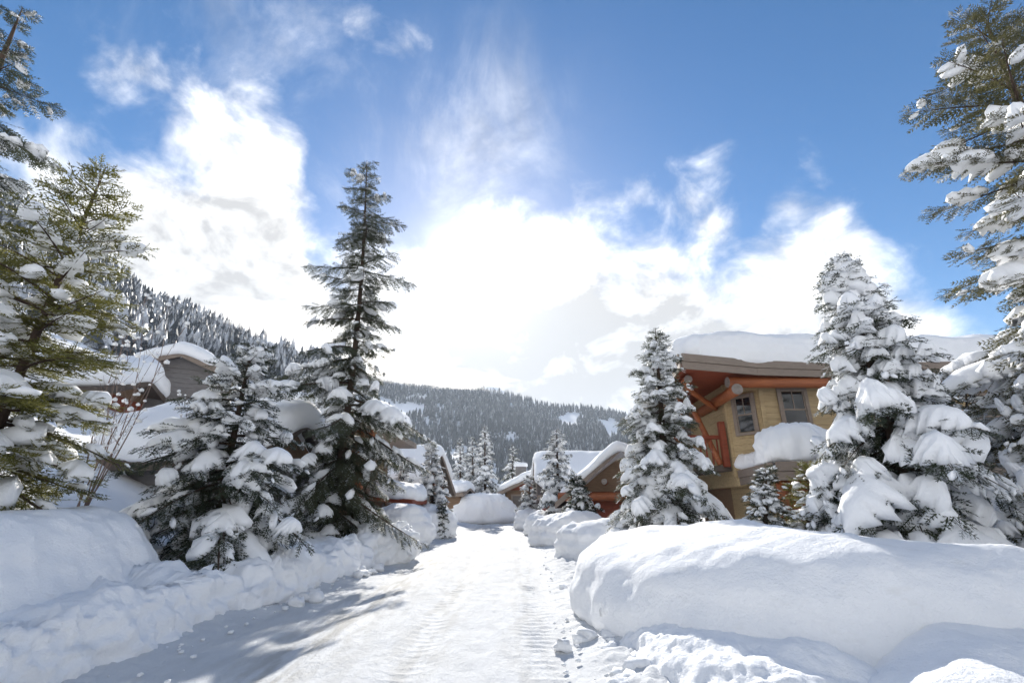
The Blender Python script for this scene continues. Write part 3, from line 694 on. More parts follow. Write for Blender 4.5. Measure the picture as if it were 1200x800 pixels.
# the main chalet on the right
def main_chalet():
    h = House('chalet', 'large tan two storey chalet with orange logs and deep snow on its roof', (0, 0, 0))
    h.e.location = (9.2, 17, 0); ORIG[h.e.name] = np.array([9.2, 17, 0])
    up = np.array([0, 0, 1.])
    # upper storey
    K, A1, A2 = (9.2, 17.0), (8.35, 18.0), (8.65, 22.5)
    h.prism('wall', [(K[0], K[1], 2.2), (20, 17, 2.2), (20, 24, 2.2), (A2[0], 24, 2.2), (A1[0], A1[1], 2.2)], (0, 0, 3.85), 'siding')
    h.boards((9.27, 17, 2.6), (1, 0, 0), (0, -1, 0), 10.6, 2.6, 6.02, .21, 'siding')
    ax = np.array([K[0]-A1[0], K[1]-A1[1], 0.]); al = np.linalg.norm(ax); ax /= al; an = np.array([ax[1], -ax[0], 0.])
    h.boards((A1[0]+ax[0]*.04, A1[1]+ax[1]*.04, 2.6), ax, an, al-.1, 2.6, 6.02, .21, 'siding')
    bx = np.array([A2[0]-A1[0], A2[1]-A1[1], 0.]); bl = np.linalg.norm(bx); bx /= bl; bn = np.array([-bx[1], bx[0], 0.])
    h.boards((A2[0], A2[1], 2.6), -bx, bn, bl-.06, 2.6, 6.02, .21, 'siding')
    for (x, y) in (K, A1): h.box('corner_board', (x-.075, y-.075, 2.5), (x+.075, y+.075, 6.02), 'siding')
    h.window((A1[0]+ax[0]*al*.52+an[0]*.02, A1[1]+ax[1]*al*.52+an[1]*.02, 4.75), ax, an, .62, 1.28)
    h.window((10.35, 16.98, 4.85), (1, 0, 0), (0, -1, 0), .86, 1.35)
    h.window((15.6, 16.98, 4.6), (1, 0, 0), (0, -1, 0), 1.1, 1.5)
    h.window((17.6, 16.98, 4.6), (1, 0, 0), (0, -1, 0), 1.1, 1.5)
    # recessed balcony wall on the left
    h.prism('balcony_wall', [(6.0, 22.5, 2.2), (8.7, 22.5, 2.2), (8.7, 22.7, 2.2), (6.0, 22.7, 2.2)], (0, 0, 3.8), 'greywall')
    h.window((7.5, 22.46, 5.1), (1, 0, 0), (0, -1, 0), .8, .9); h.window((6.6, 22.46, 4.6), (1, 0, 0), (0, -1, 0), .7, 1.6)
    h.box('balcony_floor', (6.2, 18.2, 2.75), (8.3, 22.4, 2.95), 'soffit')
    h.box('railing', (6.3, 18.25, 3.95), (8.25, 18.37, 4.1), 'redwood')
    for i in range(9): h.box('baluster', (6.35+i*.22, 18.28, 3.0), (6.41+i*.22, 18.34, 3.95), 'redwood')
    h.box('post', (8.0, 18.05, 2.9), (8.22, 18.27, 4.6), 'redwood'); h.log((6.6, 18.4, 2.9), (6.6, 18.4, 5.9), .14, name='log_post', ends=False)
    # logs under the eaves
    h.log((7.75, 16.32, 5.72), (19.6, 16.75, 5.72), .19, name='eave_log'); h.log((7.95, 16.1, 5.42), (8.5, 21.5, 5.42), .2, name='purlin_log')
    h.log((6.3, 16.2, 5.8), (7.2, 22.4, 5.85), .15, name='purlin_log'); h.log((7.9, 18.2, 3.0), (7.3, 19.0, 5.6), .11, name='brace_log', ends=False)
    h.log((6.4, 17.0, 5.75), (8.2, 18.6, 5.2), .10, name='brace_log', ends=False)
    # roof
    E = np.array([(5.75, 15.2), (8.7, 16.05), (12.2, 16.45), (20.6, 15.9), (21.5, 25), (7.2, 25)])
    slope = lambda x, y: 6.34+.16*np.clip(y-15.4, 0, 6)-.16*np.clip(y-21.4, 0, 9)+.03*(x-6)*sm(x, 5, 9)*0
    h.prism('soffit', [(x, y, 6.03) for x, y in E], (0, 0, .05), 'redwood')
    h.prism('roof', [(x, y, 6.085) for x, y in E], (0, 0, .26), 'soffit')
    for i in (0, 1, 2, 5):
        p, q = E[i], E[(i+1) % 6]; t = (q-p)/np.linalg.norm(q-p); n = np.array([t[1], -t[0]])
        for (z0, z1, off) in ((5.90, 6.16, .035), (6.16, 6.44, .07)):
            a = np.array([*(p+n*off), (z0+z1)/2]); b = np.array([*(q+n*off), (z0+z1)/2])
            h.beam('fascia_board', a, b, .06, z1-z0-.004, 'trim')
    h.roof_snow(E*np.array([1, 1])+np.array([0, -.02]), lambda x, y: slope(x, y)-.14, 1.32, n=420, rings=30, strata=.012, bulge=.16, edge=1.35, pk=1, rough=.12, fine=.02, drip=.22, seed=6.1, rscale=.7, chaikin=2)
    # lower porch roof and walls
    Pp = np.array([(7.65, 14.0), (8.75, 13.75), (12.5, 14.7), (20.5, 14.6), (20.5, 16.95), (9.3, 16.95), (8.9, 20)])
    h.prism('porch_soffit', [(x, y, 2.36) for x, y in Pp], (0, 0, .05), 'soffit'); h.prism('porch_roof', [(x, y, 2.412) for x, y in Pp], (0, 0, .30), 'soffit')
    for i in (0, 1, 2, 6):
        p, q = Pp[i], Pp[(i+1) % 7]; t = (q-p)/np.linalg.norm(q-p); n = np.array([t[1], -t[0]])
        for (z0, z1, off) in ((2.24, 2.49, .035), (2.49, 2.76, .07)):
            h.beam('porch_fascia', [*(p+n*off), (z0+z1)/2], [*(q+n*off), (z0+z1)/2], .06, z1-z0-.004, 'trim')
    h.roof_snow([(7.75, 14.05), (8.75, 13.8), (9.5, 14.1), (9.8, 15.4), (9.4, 16.7), (8.5, 16.4), (7.9, 15.2)], 2.7, 1.15, name='porch_snow', n=220, rings=18, bulge=.16, edge=.55, rough=.16, fine=.03, strata=.03, seed=9.9, rscale=1.4)
    h.roof_snow([(8.0, 14.6), (9.4, 15.6), (9.1, 19.6), (8.7, 19.6)], 2.7, .65, name='porch_snow', n=160, rings=12, bulge=.1, edge=.4, rough=.1, seed=3.3)
    h.roof_snow([(9.1, 13.95), (12.4, 14.75), (20.4, 14.65), (20.4, 16.9), (9.6, 16.9)], lambda x, y: 2.7+.28*(y-14), .62, name='porch_snow', n=260, rings=16, bulge=.1, edge=.45, rough=.13, fine=.03, drip=.06, seed=5.3, rscale=1.2)
    h.prism('lower_wall', [(8.25, 15.0, -.5), (9.3, 14.75, -.5), (12, 16.2, -.5), (20, 16.2, -.5), (20, 24, -.5), (9.3, 24, -.5), (9.0, 20, -.5)], (0, 0, 2.85), 'brown')
    lx = np.array([9.0-8.25, 5.0, 0]); ll = np.linalg.norm(lx); lx /= ll; ln_ = np.array([-lx[1], lx[0], 0])
    h.boards((9.0, 20, 0), -lx, ln_, ll-.3, 0, 2.34, .2, 'siding')
    fx = np.array([1.05, -.25, 0]); fl = np.linalg.norm(fx); fx /= fl; fn = np.array([fx[1], -fx[0], 0])
    for i in range(5):                                                           # upright orange boards of the entry
        c = np.array([8.25, 15.0, 1.1])+fx*(fl*(i+.5)/5)+fn*.03
        V, F = bevel_box(c, fx*(fl/10-.004), fn*.02, up*1.22, .01); fixn(mk('entry_board', V, F, M_['log'], h.e, smooth=False))
    h.log((8.15, 14.75, -.3), (8.15, 14.75, 2.34), .15, name='entry_post', ends=False); h.log((9.3, 14.5, -.3), (9.3, 14.5, 2.34), .15, name='entry_post', ends=False)
    h.log((14.5, 15.0, -.3), (14.5, 15.0, 2.34), .15, name='entry_post', ends=False)
    # wall lantern
    c = np.array([8.42, 17.0, 1.55]); l = h.box('lantern', c-(.05, .05, .22), c+(.05, .05, .22), 'metal')
    h.box('lamp_glass', c+(-.19, -.07, -.12), c+(-.06, .07, .14), 'lamp_glass', l); h.box('lantern_cap', c+(-.21, -.09, .145), c+(-.055, .09, .19), 'metal', l)
main_chalet()

# gabled chalet in red timber behind the middle spruce
g = at(727, 523, 24)
hh = cabin('chalet', 'red timber chalet with steep snowy gable behind the middle spruce', (g[0]+.9, 27.5, 0), radians(-14), 5.0, 7.0, 2.1, .80, .8, .55, 'redwood', 'trim',
      logs=[((-3.2, -4.0, 1.9), (3.0, -4.0, 1.9), .2), ((-1.9, -3.95, -.5), (-1.9, -3.95, 1.9), .17), ((1.9, -3.95, -.5), (1.9, -3.95, 1.9), .17), ((-.9, -4.15, 2.6), (-.9, 3.4, 2.6), .15)], wins=[(.2, .9, .7, 1.0)], seed=1., gable='brown')
# wide roof behind it
cabin('chalet', 'low chalet with a broad smooth snow roof behind the slender spruce', (5.6, 34.5, 0), radians(90), 7.0, 6.6, 2.3, .62, .7, .75, 'redwood', 'trim', seed=4.)
# garage at the end
gh = cabin('garage', 'brown garage with taupe door at the far end of the road', (3.6, 46, 0), radians(2), 8.4, 6, 2.6, .46, .7, .6, 'brown', 'trim', door=(-2.35, 2.6, 2.15), seed=7.)
cb = gh.box('chimney', (-3.2, .8, 3.0), (-2.2, 1.6, 4.9), 'greywall'); V, F = pillow_vf(np.array([gh.w(p)[:2] for p in ((-3.3,.7,0),(-2.1,.7,0),(-2.1,1.7,0),(-3.3,1.7,0))]), 4.9, .42, n=50, rings=6, bulge=.06, edge=.3)
fixn(mk('chimney_snow', V, F, M_['snow'], cb))
# left of the road
cabin('chalet', 'brown gabled chalet with rounded snow roof left of the road', (-8.0, 32, 0), radians(80), 5.6, 5.4, 2.6, .72, .7, .75, 'brown', 'trim', seed=9.)
cabin('shed', 'small dark shed with a snow cap near the end of the road', (-5.3, 42.5, .3), radians(78), 2.8, 2.6, 2.0, .3, .4, .7, 'brown', 'trim', seed=10., gable='brown')
# log porch behind the tall spruce
lp = House('lodge', 'log lodge porch with a thick snow cap behind the tall spruce', (-8.2, 20.5, 0))
lp.box('wall', (-3.5, 0, -1), (1.6, 5, 4.1), 'brown'); lp.boards((-3.5, 0, 0), (1, 0, 0), (0, -1, 0), 5.1, 0, 4.1, .22, 'brown'); lp.boards((1.6, 0, 0), (0, 1, 0), (1, 0, 0), 5, 0, 4.1, .22, 'brown')
lp.log((2.3, -1.9, -.3), (2.3, -1.9, 4.1), .21, 'log', 'log_post', False); lp.log((-3.4, -1.9, -.3), (-3.4, -1.9, 4.1), .21, 'log', 'log_post', False); lp.log((-4, -1.9, 4.15), (2.9, -1.9, 4.15), .2)
lp.prism('roof', [(-4.4, -2.6, 4.4), (3.0, -2.6, 4.4), (3.0, -2.6, 4.65), (-4.4, -2.6, 4.65)], (0, 8, 0), 'trim'); lp.roof_snow([(-4.4, -2.6), (3.0, -2.6), (3.0, 5.3), (-4.4, 5.3)], 4.62, 1.25, n=200, rings=14, bulge=.15, edge=.7, rough=.12, drip=.15, seed=2.)
lp.prism('porch_roof', [(1.65, .8, 1.75), (3.9, .8, 1.55), (3.9, .8, 1.75), (1.65, .8, 1.95)], (0, 3.6, 0), 'redwood'); lp.roof_snow([(1.7, .75), (3.95, .75), (3.95, 4.4), (1.7, 4.4)], lambda x, y: 2.05-.09*x, .75, name='porch_snow', n=120, rings=10, bulge=.12, edge=.45, rough=.1)
lp.box('post', (3.55, 1.0, -.4), (3.75, 1.2, 1.55), 'redwood'); lp.box('post', (3.55, 4.0, -.4), (3.75, 4.2, 1.55), 'redwood')
# upper left, on the slope
q = at(200, 400, 21)
cabin('cabin', 'grey walled cabin with a rounded snow roof high on the left slope', (q[0]-.3, 23.2, q[2]-3.45), radians(24), 3.0, 4.2, 2.15, .40, .45, .6, 'greywall', 'trim', seed=12., gable='greywall')
q = at(120, 415, 17)
cabin('cabin', 'dark red cabin with a snow roof behind the olive spruce', (q[0]-3.5, 19.2, q[2]-3.2), radians(100), 4.2, 5.4, 2.0, .36, .75, 1.1, 'redwood', 'soffit', seed=13., gable='brown')
q = at(200, 520, 13.5)
cabin('cabin', 'low building on the left buried under a broad deep snow roof', (q[0]+.35, 15.6, q[2]-1.75), radians(86), 4.4, 4.2, 1.35, .55, .5, .95, 'greywall', 'soffit', seed=14., gable='brown')
# ------------------------------------------------------------------ conifers
def spray_template(ln, sp, sl, wd, fine, seed):
    """flat needle spray of length ln along +x: side shoots at spacing sp, shoots of length sl and width wd"""
    rg = np.random.default_rng(seed); V, Fc = [], []
    def kite(p, d, l, w):
        d = d/np.linalg.norm(d); s = np.cross([0, 0, 1.], d); s /= np.linalg.norm(s); o = len(V)
        V.extend([p, p+d*l*.45+s*w/2-np.array([0, 0, w*.25]), p+d*l, p+d*l*.45-s*w/2-np.array([0, 0, w*.25])])
        Fc.extend([(o, o+1, o+2), (o, o+2, o+3)])
    def shoot(p, d, l):
        d = d/np.linalg.norm(d); s = np.cross([0, 0, 1.], d); s /= np.linalg.norm(s)
        if not fine: kite(p, d, l, wd); return
        k = max(2, int(l/.038))
        for i in range(k):
            q = p+d*l*(i/k); nl = wd*.62*(1-.35*i/k)*rg.uniform(.8, 1.2); o = len(V)
            for sg in (-1, 1):
                o = len(V); tip = q+d*nl*.95+s*sg*nl*.8+np.array([0, 0, rg.uniform(-.3, .55)*nl])
                V.extend([q-d*.007, q+d*.013, tip]); Fc.append((o, o+1, o+2))
        kite(p+d*l*.0, d, l*1.08, wd*.36)
    n = max(2, int(ln/sp))
    for i in range(n):
        t = (i+.5)/n; p = np.array([ln*t, 0, 0])
        for sg in (-1, 1):
            a = radians(rg.uniform(38, 58)); d = np.array([cos(a), sg*sin(a), rg.uniform(-.15, .25)])
            shoot(p, d, sl*(1-.45*t)*rg.uniform(.75, 1.2)*min(1, .55+t*2.0))
    shoot(np.array([ln*.9, 0, 0]), np.array([1, rg.uniform(-.1, .1), rg.uniform(0, .2)]), sl*.75)
    kite(np.zeros(3), np.array([1., 0, 0]), ln, .022)
    return np.array(V), np.array(Fc)
LODS = {0: (.062, .115, .040, True), 1: (.056, .125, .023, False), 2: (.13, .20, .075, False)}
TPL = {k: [(l, [spray_template(l, *LODS[k], 100*k+7*i+s) for s in range(3)]) for i, l in enumerate((.2, .34, .5))] for k in LODS}
BV, BF = clod_vf((0, 0, 0), 1, .7)
def blob_t():
    u = np.linspace(0, 2*pi, 6, endpoint=False); v = np.linspace(.02, pi-.02, 4); U, Vv = np.meshgrid(u, v, indexing='ij')
    d = np.stack([np.sin(Vv)*np.cos(U), np.sin(Vv)*np.sin(U), np.cos(Vv)], -1)
    d = d*(1+.5*fbm(d*1.6+3.3, 2))[..., None]; d = d.reshape(-1, 3); d[:, 2] = np.where(d[:, 2] < 0, d[:, 2]*.35, d[:, 2]); return d, grid_faces(6, 4, True)
BLV, BLF = blob_t()
def inst(tv, tf, P, Xa, Ya, Za, sc, off):
    V = P[:, None]+(tv[None, :, 0:1]*Xa[:, None]+tv[None, :, 1:2]*Ya[:, None]+tv[None, :, 2:3]*Za[:, None])*sc[:, None, None]
    F = (tf[None]+(np.arange(len(P))*len(tv))[:, None, None]).reshape(-1, tf.shape[1])+off
    return V.reshape(-1, 3), F
unit = lambda a: a/(np.linalg.norm(a, axis=-1, keepdims=True)+1e-9)

def conifer(name, label, base, top, R, nb, seed, heavy=.5, lod=1, needle='needle', t0=.07, prof=.85, e_lo=-.15, e_hi=.65, droop=.30, tip=.18, spacing=.085,
            hang=.25, snow_p=.7, dust=.12, pad_s=(.25, .98), trunk_r=None, bend=(0, 0), group='snowy conifers', clumps=True, bare_top=.0, pad_w=.36, full=1.0, lmin=.10, cap=0, snow_top=1.0, ragged=.25, fill=.35):
    rg = np.random.default_rng(seed); base = np.asarray(base, float); top = np.asarray(top, float); Hh = top[2]-base[2]
    root = thing(name, base, label, 'tree', group)
    tr = trunk_r or .016*Hh+.03
    bend = np.array([*bend, 0.])
    def tp(t): t = np.asarray(t, float)[..., None]; return base+(top-base)*t+bend*np.sin(pi*t)
    tt = np.linspace(0, 1, 22); pts = tp(tt); pts[0, 2] -= .4
    fixn(mk('trunk', *tube(pts, tr*(1-tt)**.8+.008, 9), M_['bark'], root))
    wood, SP, SX, SY, SZ, SL, ST, pads = [], [], [], [], [], [], [], []
    for i in range(nb+int(nb*fill)):
        f = (i+rg.uniform(0, 1))/nb
        inner = i >= nb
        if inner: f = rg.random()
        t = t0+(.985-t0)*f**1.12
        phi = i*2.39996+rg.uniform(-.5, .5)
        L = max(lmin, R*((1-t)**prof)*min(1, .50+2.0*(t-t0+.08))*rg.uniform(1-ragged*1.2, 1+ragged*.7))
        if inner: L = max(.12, L*rg.uniform(.25, .5))
        elif rg.random() < .07 and .2 < t < .8: L *= 1.25
        e0 = e_lo+(e_hi-e_lo)*t**1.3+rg.normal()*.10
        dr = droop*(1-.75*t)*rg.uniform(.6, 1.4)*min(1.3, .5+L*.5); tu = tip*rg.uniform(.4, 1.4)
        h = np.array([cos(phi), sin(phi), 0]); o = tp(t); side0 = np.array([-h[1], h[0], 0])
        curl = rg.normal()*.12
        def spine(s, o=o, h=h, L=L, side0=side0, curl=curl, e0=e0, dr=dr, tu=tu):
            s = np.asarray(s, float)[..., None]
            return o+h*L*s*(1-.06*s)+side0*curl*L*s*s+np.array([0, 0, L])*(e0*s-dr*s*s+tu*dr*2*s**3)
        ss = np.linspace(0, 1, 7); sp = spine(ss)
        wood.append(tube(sp, np.maximum(.004, (.006+.013*L)*(1-ss*.9)), 4, False))
        n2 = max(3, int(L/spacing*full)); s = np.clip((np.arange(n2)+rg.random(n2))/n2*.88+.12, 0, 1)
        s = np.concatenate([s, s, [.985, 1.0]]); m = len(s)
        sg = np.concatenate([np.ones(n2), -np.ones(n2), [0, 0]])
        p = spine(s); T = unit(spine(np.minimum(s+.03, 1.04))-spine(s-.03)); side = unit(np.cross([0, 0, 1.], T)); up = np.cross(T, side)
        al = np.radians(rg.uniform(42, 68, m))*np.where(sg == 0, .1, 1)
        d = T*np.cos(al)[:, None]+side*(np.sin(al)*np.where(sg == 0, 1, sg))[:, None]+up*rg.normal(0, .13, m)[:, None]
        d[:, 2] -= hang*rg.uniform(.3, 1.4, m); d = unit(d)
        l2 = np.clip((.50*L*(1-s)**.75*rg.uniform(.55, 1.15, m)+.13), .09, .62)
        zz = up*1.0+rg.normal(0, .32, (m, 3)); y = unit(np.cross(zz, d)); z = np.cross(d, y)
        p = p+np.array([0, 0, .09*heavy])*(rg.random(m) < .16)[:, None]
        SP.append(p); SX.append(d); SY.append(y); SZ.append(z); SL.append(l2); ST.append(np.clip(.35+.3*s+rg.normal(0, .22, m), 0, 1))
        if not inner and rg.random() < snow_p*(1 if t < 1-bare_top else .15) and L > .18: pads.append((spine, L, t, heavy*rg.uniform(.6, 1.35)*(1 if t < .8 else snow_top)))
    V, F = join(wood); mk('branches', V, F, M_['bark'], root)
    P, Xa, Ya, Za, L2, Tt = (np.concatenate(q) for q in (SP, SX, SY, SZ, SL, ST))
    Vs, Fs, As, off = [], [], [], 0
    cls = np.searchsorted([.27, .42], L2); var = rg.integers(0, 3, len(P))
    for c in range(3):
        ln, ts = TPL[lod][c]
        for v in range(3):
            k = (cls == c) & (var == v)
            if not k.any(): continue
            a, b = inst(*ts[v], P[k], Xa[k], Ya[k], Za[k], L2[k]/ln, off); off += len(a); Vs.append(a); Fs.append(b); As.append(np.repeat(Tt[k], len(ts[v][0])))
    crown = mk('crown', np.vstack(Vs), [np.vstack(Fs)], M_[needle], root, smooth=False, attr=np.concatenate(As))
    # snow: light patches lying on the sprays
    k = rg.random(len(P)) < dust; k &= (P[:, 2] < base[2]+Hh*(1-bare_top*.6))
    if k.any():
        sc = L2[k]*rg.uniform(.35, .75, k.sum()); Zu = unit(Za[k]+np.array([0, 0, .8])); Zu = Zu*(.22+.35*heavy)
        a, b = inst(BLV*np.array([.8, .42, 1]), BLF, P[k]+Xa[k]*(L2[k]*.45)[:, None]+np.array([0, 0, .012]), Xa[k], Ya[k], Zu, sc, 0)
        ds = mk('snow_dusting', a, [b], M_['tree_snow'], root); ds['kind'] = 'stuff'
    # snow cushions lying along the boughs
    merged = []
    cl = []
    for (spine, L, t, hv) in pads:                       # a bough carries one long cushion or two broken ones
        a0 = pad_s[0]*rg.uniform(.6, 1.6); a1 = pad_s[1]*rg.uniform(.8, 1.03)
        if L > .7 and rg.random() < .5:
            c_ = a0+(a1-a0)*rg.uniform(.35, .65); g_ = rg.uniform(.0, .10)
            cl += [(spine, L, t, hv*rg.uniform(.5, 1.2), a0, c_-g_, rg.uniform(.6, 1.0)), (spine, L, t, hv*rg.uniform(.7, 1.4), c_+g_, a1, rg.uniform(.8, 1.25))]
        else: cl.append((spine, L, t, hv, a0, a1, rg.uniform(.6, 1.25)))
    for j, (spine, L, t, hv, s0, s1, wk) in enumerate(cl):
        ns, nc = (20, 12) if lod < 2 and L > .55 else (11, 7)
        if s1-s0 < .14: continue
        q = np.linspace(0, 1, ns); s = s0+(s1-s0)*q; p = spine(s); T = unit(np.gradient(p, axis=0)); side = unit(np.cross([0, 0, 1.], T)); up = np.cross(T, side)
        hw = (pad_w*L*np.clip(1.02-s, .05, 1)**.7+.05)*np.sin(np.clip(q*1.02+.04, 0, 1)*pi)**.55*wk
        hw = np.minimum(hw, .62)
        th = np.arange(nc)*2*pi/nc; c = np.cos(th); sn = np.sin(th)
        fr = rg.uniform(14, 20)*max(.5, L); ph = rg.random(2)*6
        fing = np.where(c[None] > 0, np.sin(q[:, None]*fr+ph[0]), np.sin(q[:, None]*fr*1.1+ph[1]))
        lat = hw[:, None]*c[None]*(1+(.30*fing+.9*fbm2(np.repeat(q[:, None], nc, 1)*L*7+j, np.repeat(np.sign(c)[None]*3.+c[None]*.6, ns, 0), 2))*np.abs(c[None])**1.5)
        tk = (.07+.20*hv)*np.minimum(1.15, .45+L*.5)*np.sin(np.clip(q*.96+.04, 0, 1)*pi)**.5
        ver = np.where(sn > 0, sn**.75 if False else np.abs(sn)**.8, -.16*np.abs(sn))[None]*tk[:, None]
        drape = -(.5+.5*hang)*hw[:, None]*c[None]**2*(1+.25*fing)*.8
        V = p[:, None]+side[:, None]*lat[..., None]+up[:, None]*ver[..., None]+np.array([0, 0, 1.])*(drape+.015)[..., None]
        nz = np.stack([fbm(V*5.5+seed+11*a, 2, .5) for a in range(3)], -1); V = V+nz*(.04+.055*hv)*min(1, .35+L*.55)*np.sin(np.clip(q*.9+.05, 0, 1)*pi)[:, None, None]
        V = V.transpose(1, 0, 2).reshape(-1, 3); n0 = len(V); V = np.vstack([V, p[0], p[-1]]); a = np.arange(nc); b = (a+1) % nc
        F = [grid_faces(nc, ns, True), np.concatenate([np.stack([b*ns, a*ns, np.full(nc, n0)], 1), np.stack([a*ns+ns-1, b*ns+ns-1, np.full(nc, n0+1)], 1)])]
        if clumps and L > .55: mk('snow_clump', V, F, M_['tree_snow'], root)
        else: merged.append((V, F))
    for j in range(cap):
        t = 1-.02-.16*j/max(1, cap)*rg.uniform(.6, 1.2); r = (.13+.22*(1-t)*6*R/1.6)*rg.uniform(.75, 1.2); a_ = rg.random()*6.3
        c = tp(t)+np.array([cos(a_), sin(a_), 0])*r*.5
        V, F = clod_vf(c, r, seed+j*3.1, (1, 1, .8)); V = V+.10*r*np.stack([fbm(V*9+a, 2) for a in range(3)], -1); mk('snow_clump', V, F, M_['tree_snow'], root)
    if merged:
        V, F = join(merged); mk('snow', V, F, M_['tree_snow'], root)['kind'] = 'stuff'
    return root
def G(x, y): return float(ground(np.array(x), np.array(y)))
def con(name, label, b, t, D, R, nb, seed, Dt=None, bz=None, **kw):
    """conifer whose foot and tip are seen at pixels b and t, standing D metres ahead"""
    B = at(*b, D); T = at(*t, Dt or D); B[2] = bz if bz is not None else G(B[0], B[1])
    return conifer(name, label, B, T, R, nb, seed, **kw)

con('spruce', 'tallest spruce left of the road, dark and sparse with snow on its lower boughs', (386, 622), (430, 188), 15.0, 2.75, 125, 1, trunk_r=.13, fill=.7, heavy=.6, lod=1, needle='needle', prof=.58, e_lo=-.34, e_hi=.40, droop=.40, tip=.26,
    hang=.6, snow_p=.62, dust=.04, bare_top=.58, bend=(.25, 0), ragged=.55, spacing=.075, t0=.04, pad_w=.24, full=1.1)
con('spruce', 'wide bushy spruce hanging over the left snow bank beside the tallest spruce', (248, 640), (296, 402), 9.6, 2.1, 104, 2, heavy=.55, lod=0, fill=.15, spacing=.095, needle='needle_dark', prof=.62, e_lo=-.30, e_hi=.5, droop=.40, tip=.10,
    hang=.38, snow_p=.55, dust=.12, ragged=.4, t0=.04, pad_w=.26)
con('spruce', 'tall spruce at the upper left edge, only its thin right boughs showing', (-200, 560), (27, 8), 9.5, 2.9, 64, 3, bz=2.5, heavy=.35, lod=1, needle='needle', prof=.60, e_lo=-.25, e_hi=.30, droop=.36, tip=.15, hang=.45, snow_p=.28, dust=.04, pad_w=.13, ragged=.4, spacing=.06)
con('spruce', 'sunlit olive green young spruce at the left edge with its tip leaning right', (-30, 560), (124, 196), 6.6, 2.35, 78, 4, trunk_r=.075, bz=1.6, heavy=.5, lod=0, needle='needle_olive', prof=.72, e_lo=-.20, e_hi=.75, droop=.30, tip=.25, hang=.12, snow_p=.5, dust=.06, bare_top=.22, pad_w=.20, ragged=.35, spacing=.088)
con('fir', 'huge fir at the right edge with long snowy boughs against the blue sky', (1395, 620), (1150, 12), 8.4, 3.8, 100, 5, fill=.2, bz=.7, heavy=.95, lod=1, needle='needle_warm', prof=.50, e_lo=-.35, e_hi=.55, droop=.34, tip=.30, hang=.22, snow_p=.78, dust=.06, bare_top=.22, pad_w=.22, ragged=.30, spacing=.08, pad_s=(.35, .98))
con('spruce', 'rounded spruce loaded with heavy snow clumps behind the big right bank', (1082, 640), (984, 300), 8.9, 1.85, 118, 6, heavy=1.15, lod=0, fill=.1, spacing=.095, needle='needle_dark', prof=.60, e_lo=-.30, e_hi=.35, droop=.42, tip=.05, hang=.40, snow_p=.92, dust=.07, pad_w=.36, ragged=.28, t0=.03, cap=10)
con('spruce', 'middle spruce in front of the tan chalet, snow on every bough', (786, 640), (768, 385), 12.2, 1.75, 120, 7, heavy=.75, lod=1, needle='needle', prof=.72, e_lo=-.30, e_hi=.45, droop=.38, tip=.12, hang=.32, snow_p=.72, dust=.16, bare_top=.10, pad_w=.30, ragged=.3, t0=.03)
con('spruce', 'small snow dusted spruce sapling in front of the tan chalet', (897, 640), (898, 550), 10.2, .62, 50, 8, bz=.85, heavy=.5, lod=0, needle='needle', prof=.8, hang=.3, snow_p=.8, dust=.3, pad_w=.36, lmin=.12)
con('spruce', 'small green sapling beside the orange entry of the chalet', (946, 640), (950, 545), 9.9, .60, 40, 9, bz=.85, heavy=.35, lod=0, needle='needle_olive', prof=.5, hang=.1, snow_p=.3, dust=.12, e_hi=.7, lmin=.14)
con('spruce', 'bent sapling bowed under one big snow lump beside the heavy spruce', (985, 650), (975, 545), 9.3, .72, 46, 10, bz=.85, heavy=1.3, lod=0, needle='needle_dark', prof=.45, hang=.5, e_lo=-.4, e_hi=.0, snow_p=.9, dust=.3, cap=5, lmin=.2)
con('spruce', 'snow covered spruce at the right edge under the huge fir', (1235, 640), (1222, 420), 8.6, 1.15, 85, 11, bz=.75, heavy=1.15, lod=1, fill=.1, needle='needle_warm', prof=.42, e_lo=-.4, e_hi=.2, droop=.45, tip=.05, hang=.4, snow_p=.92, dust=.15, cap=7, lmin=.3)
con('spruce', 'dark spruce in the gap between the heavy spruce and the huge fir', (1140, 640), (1132, 455), 11.5, 1.0, 70, 12, bz=.8, heavy=.8, lod=1, needle='needle_dark', prof=.6, snow_p=.7, dust=.15, lmin=.2)
far = 'trees along the far part of the road'
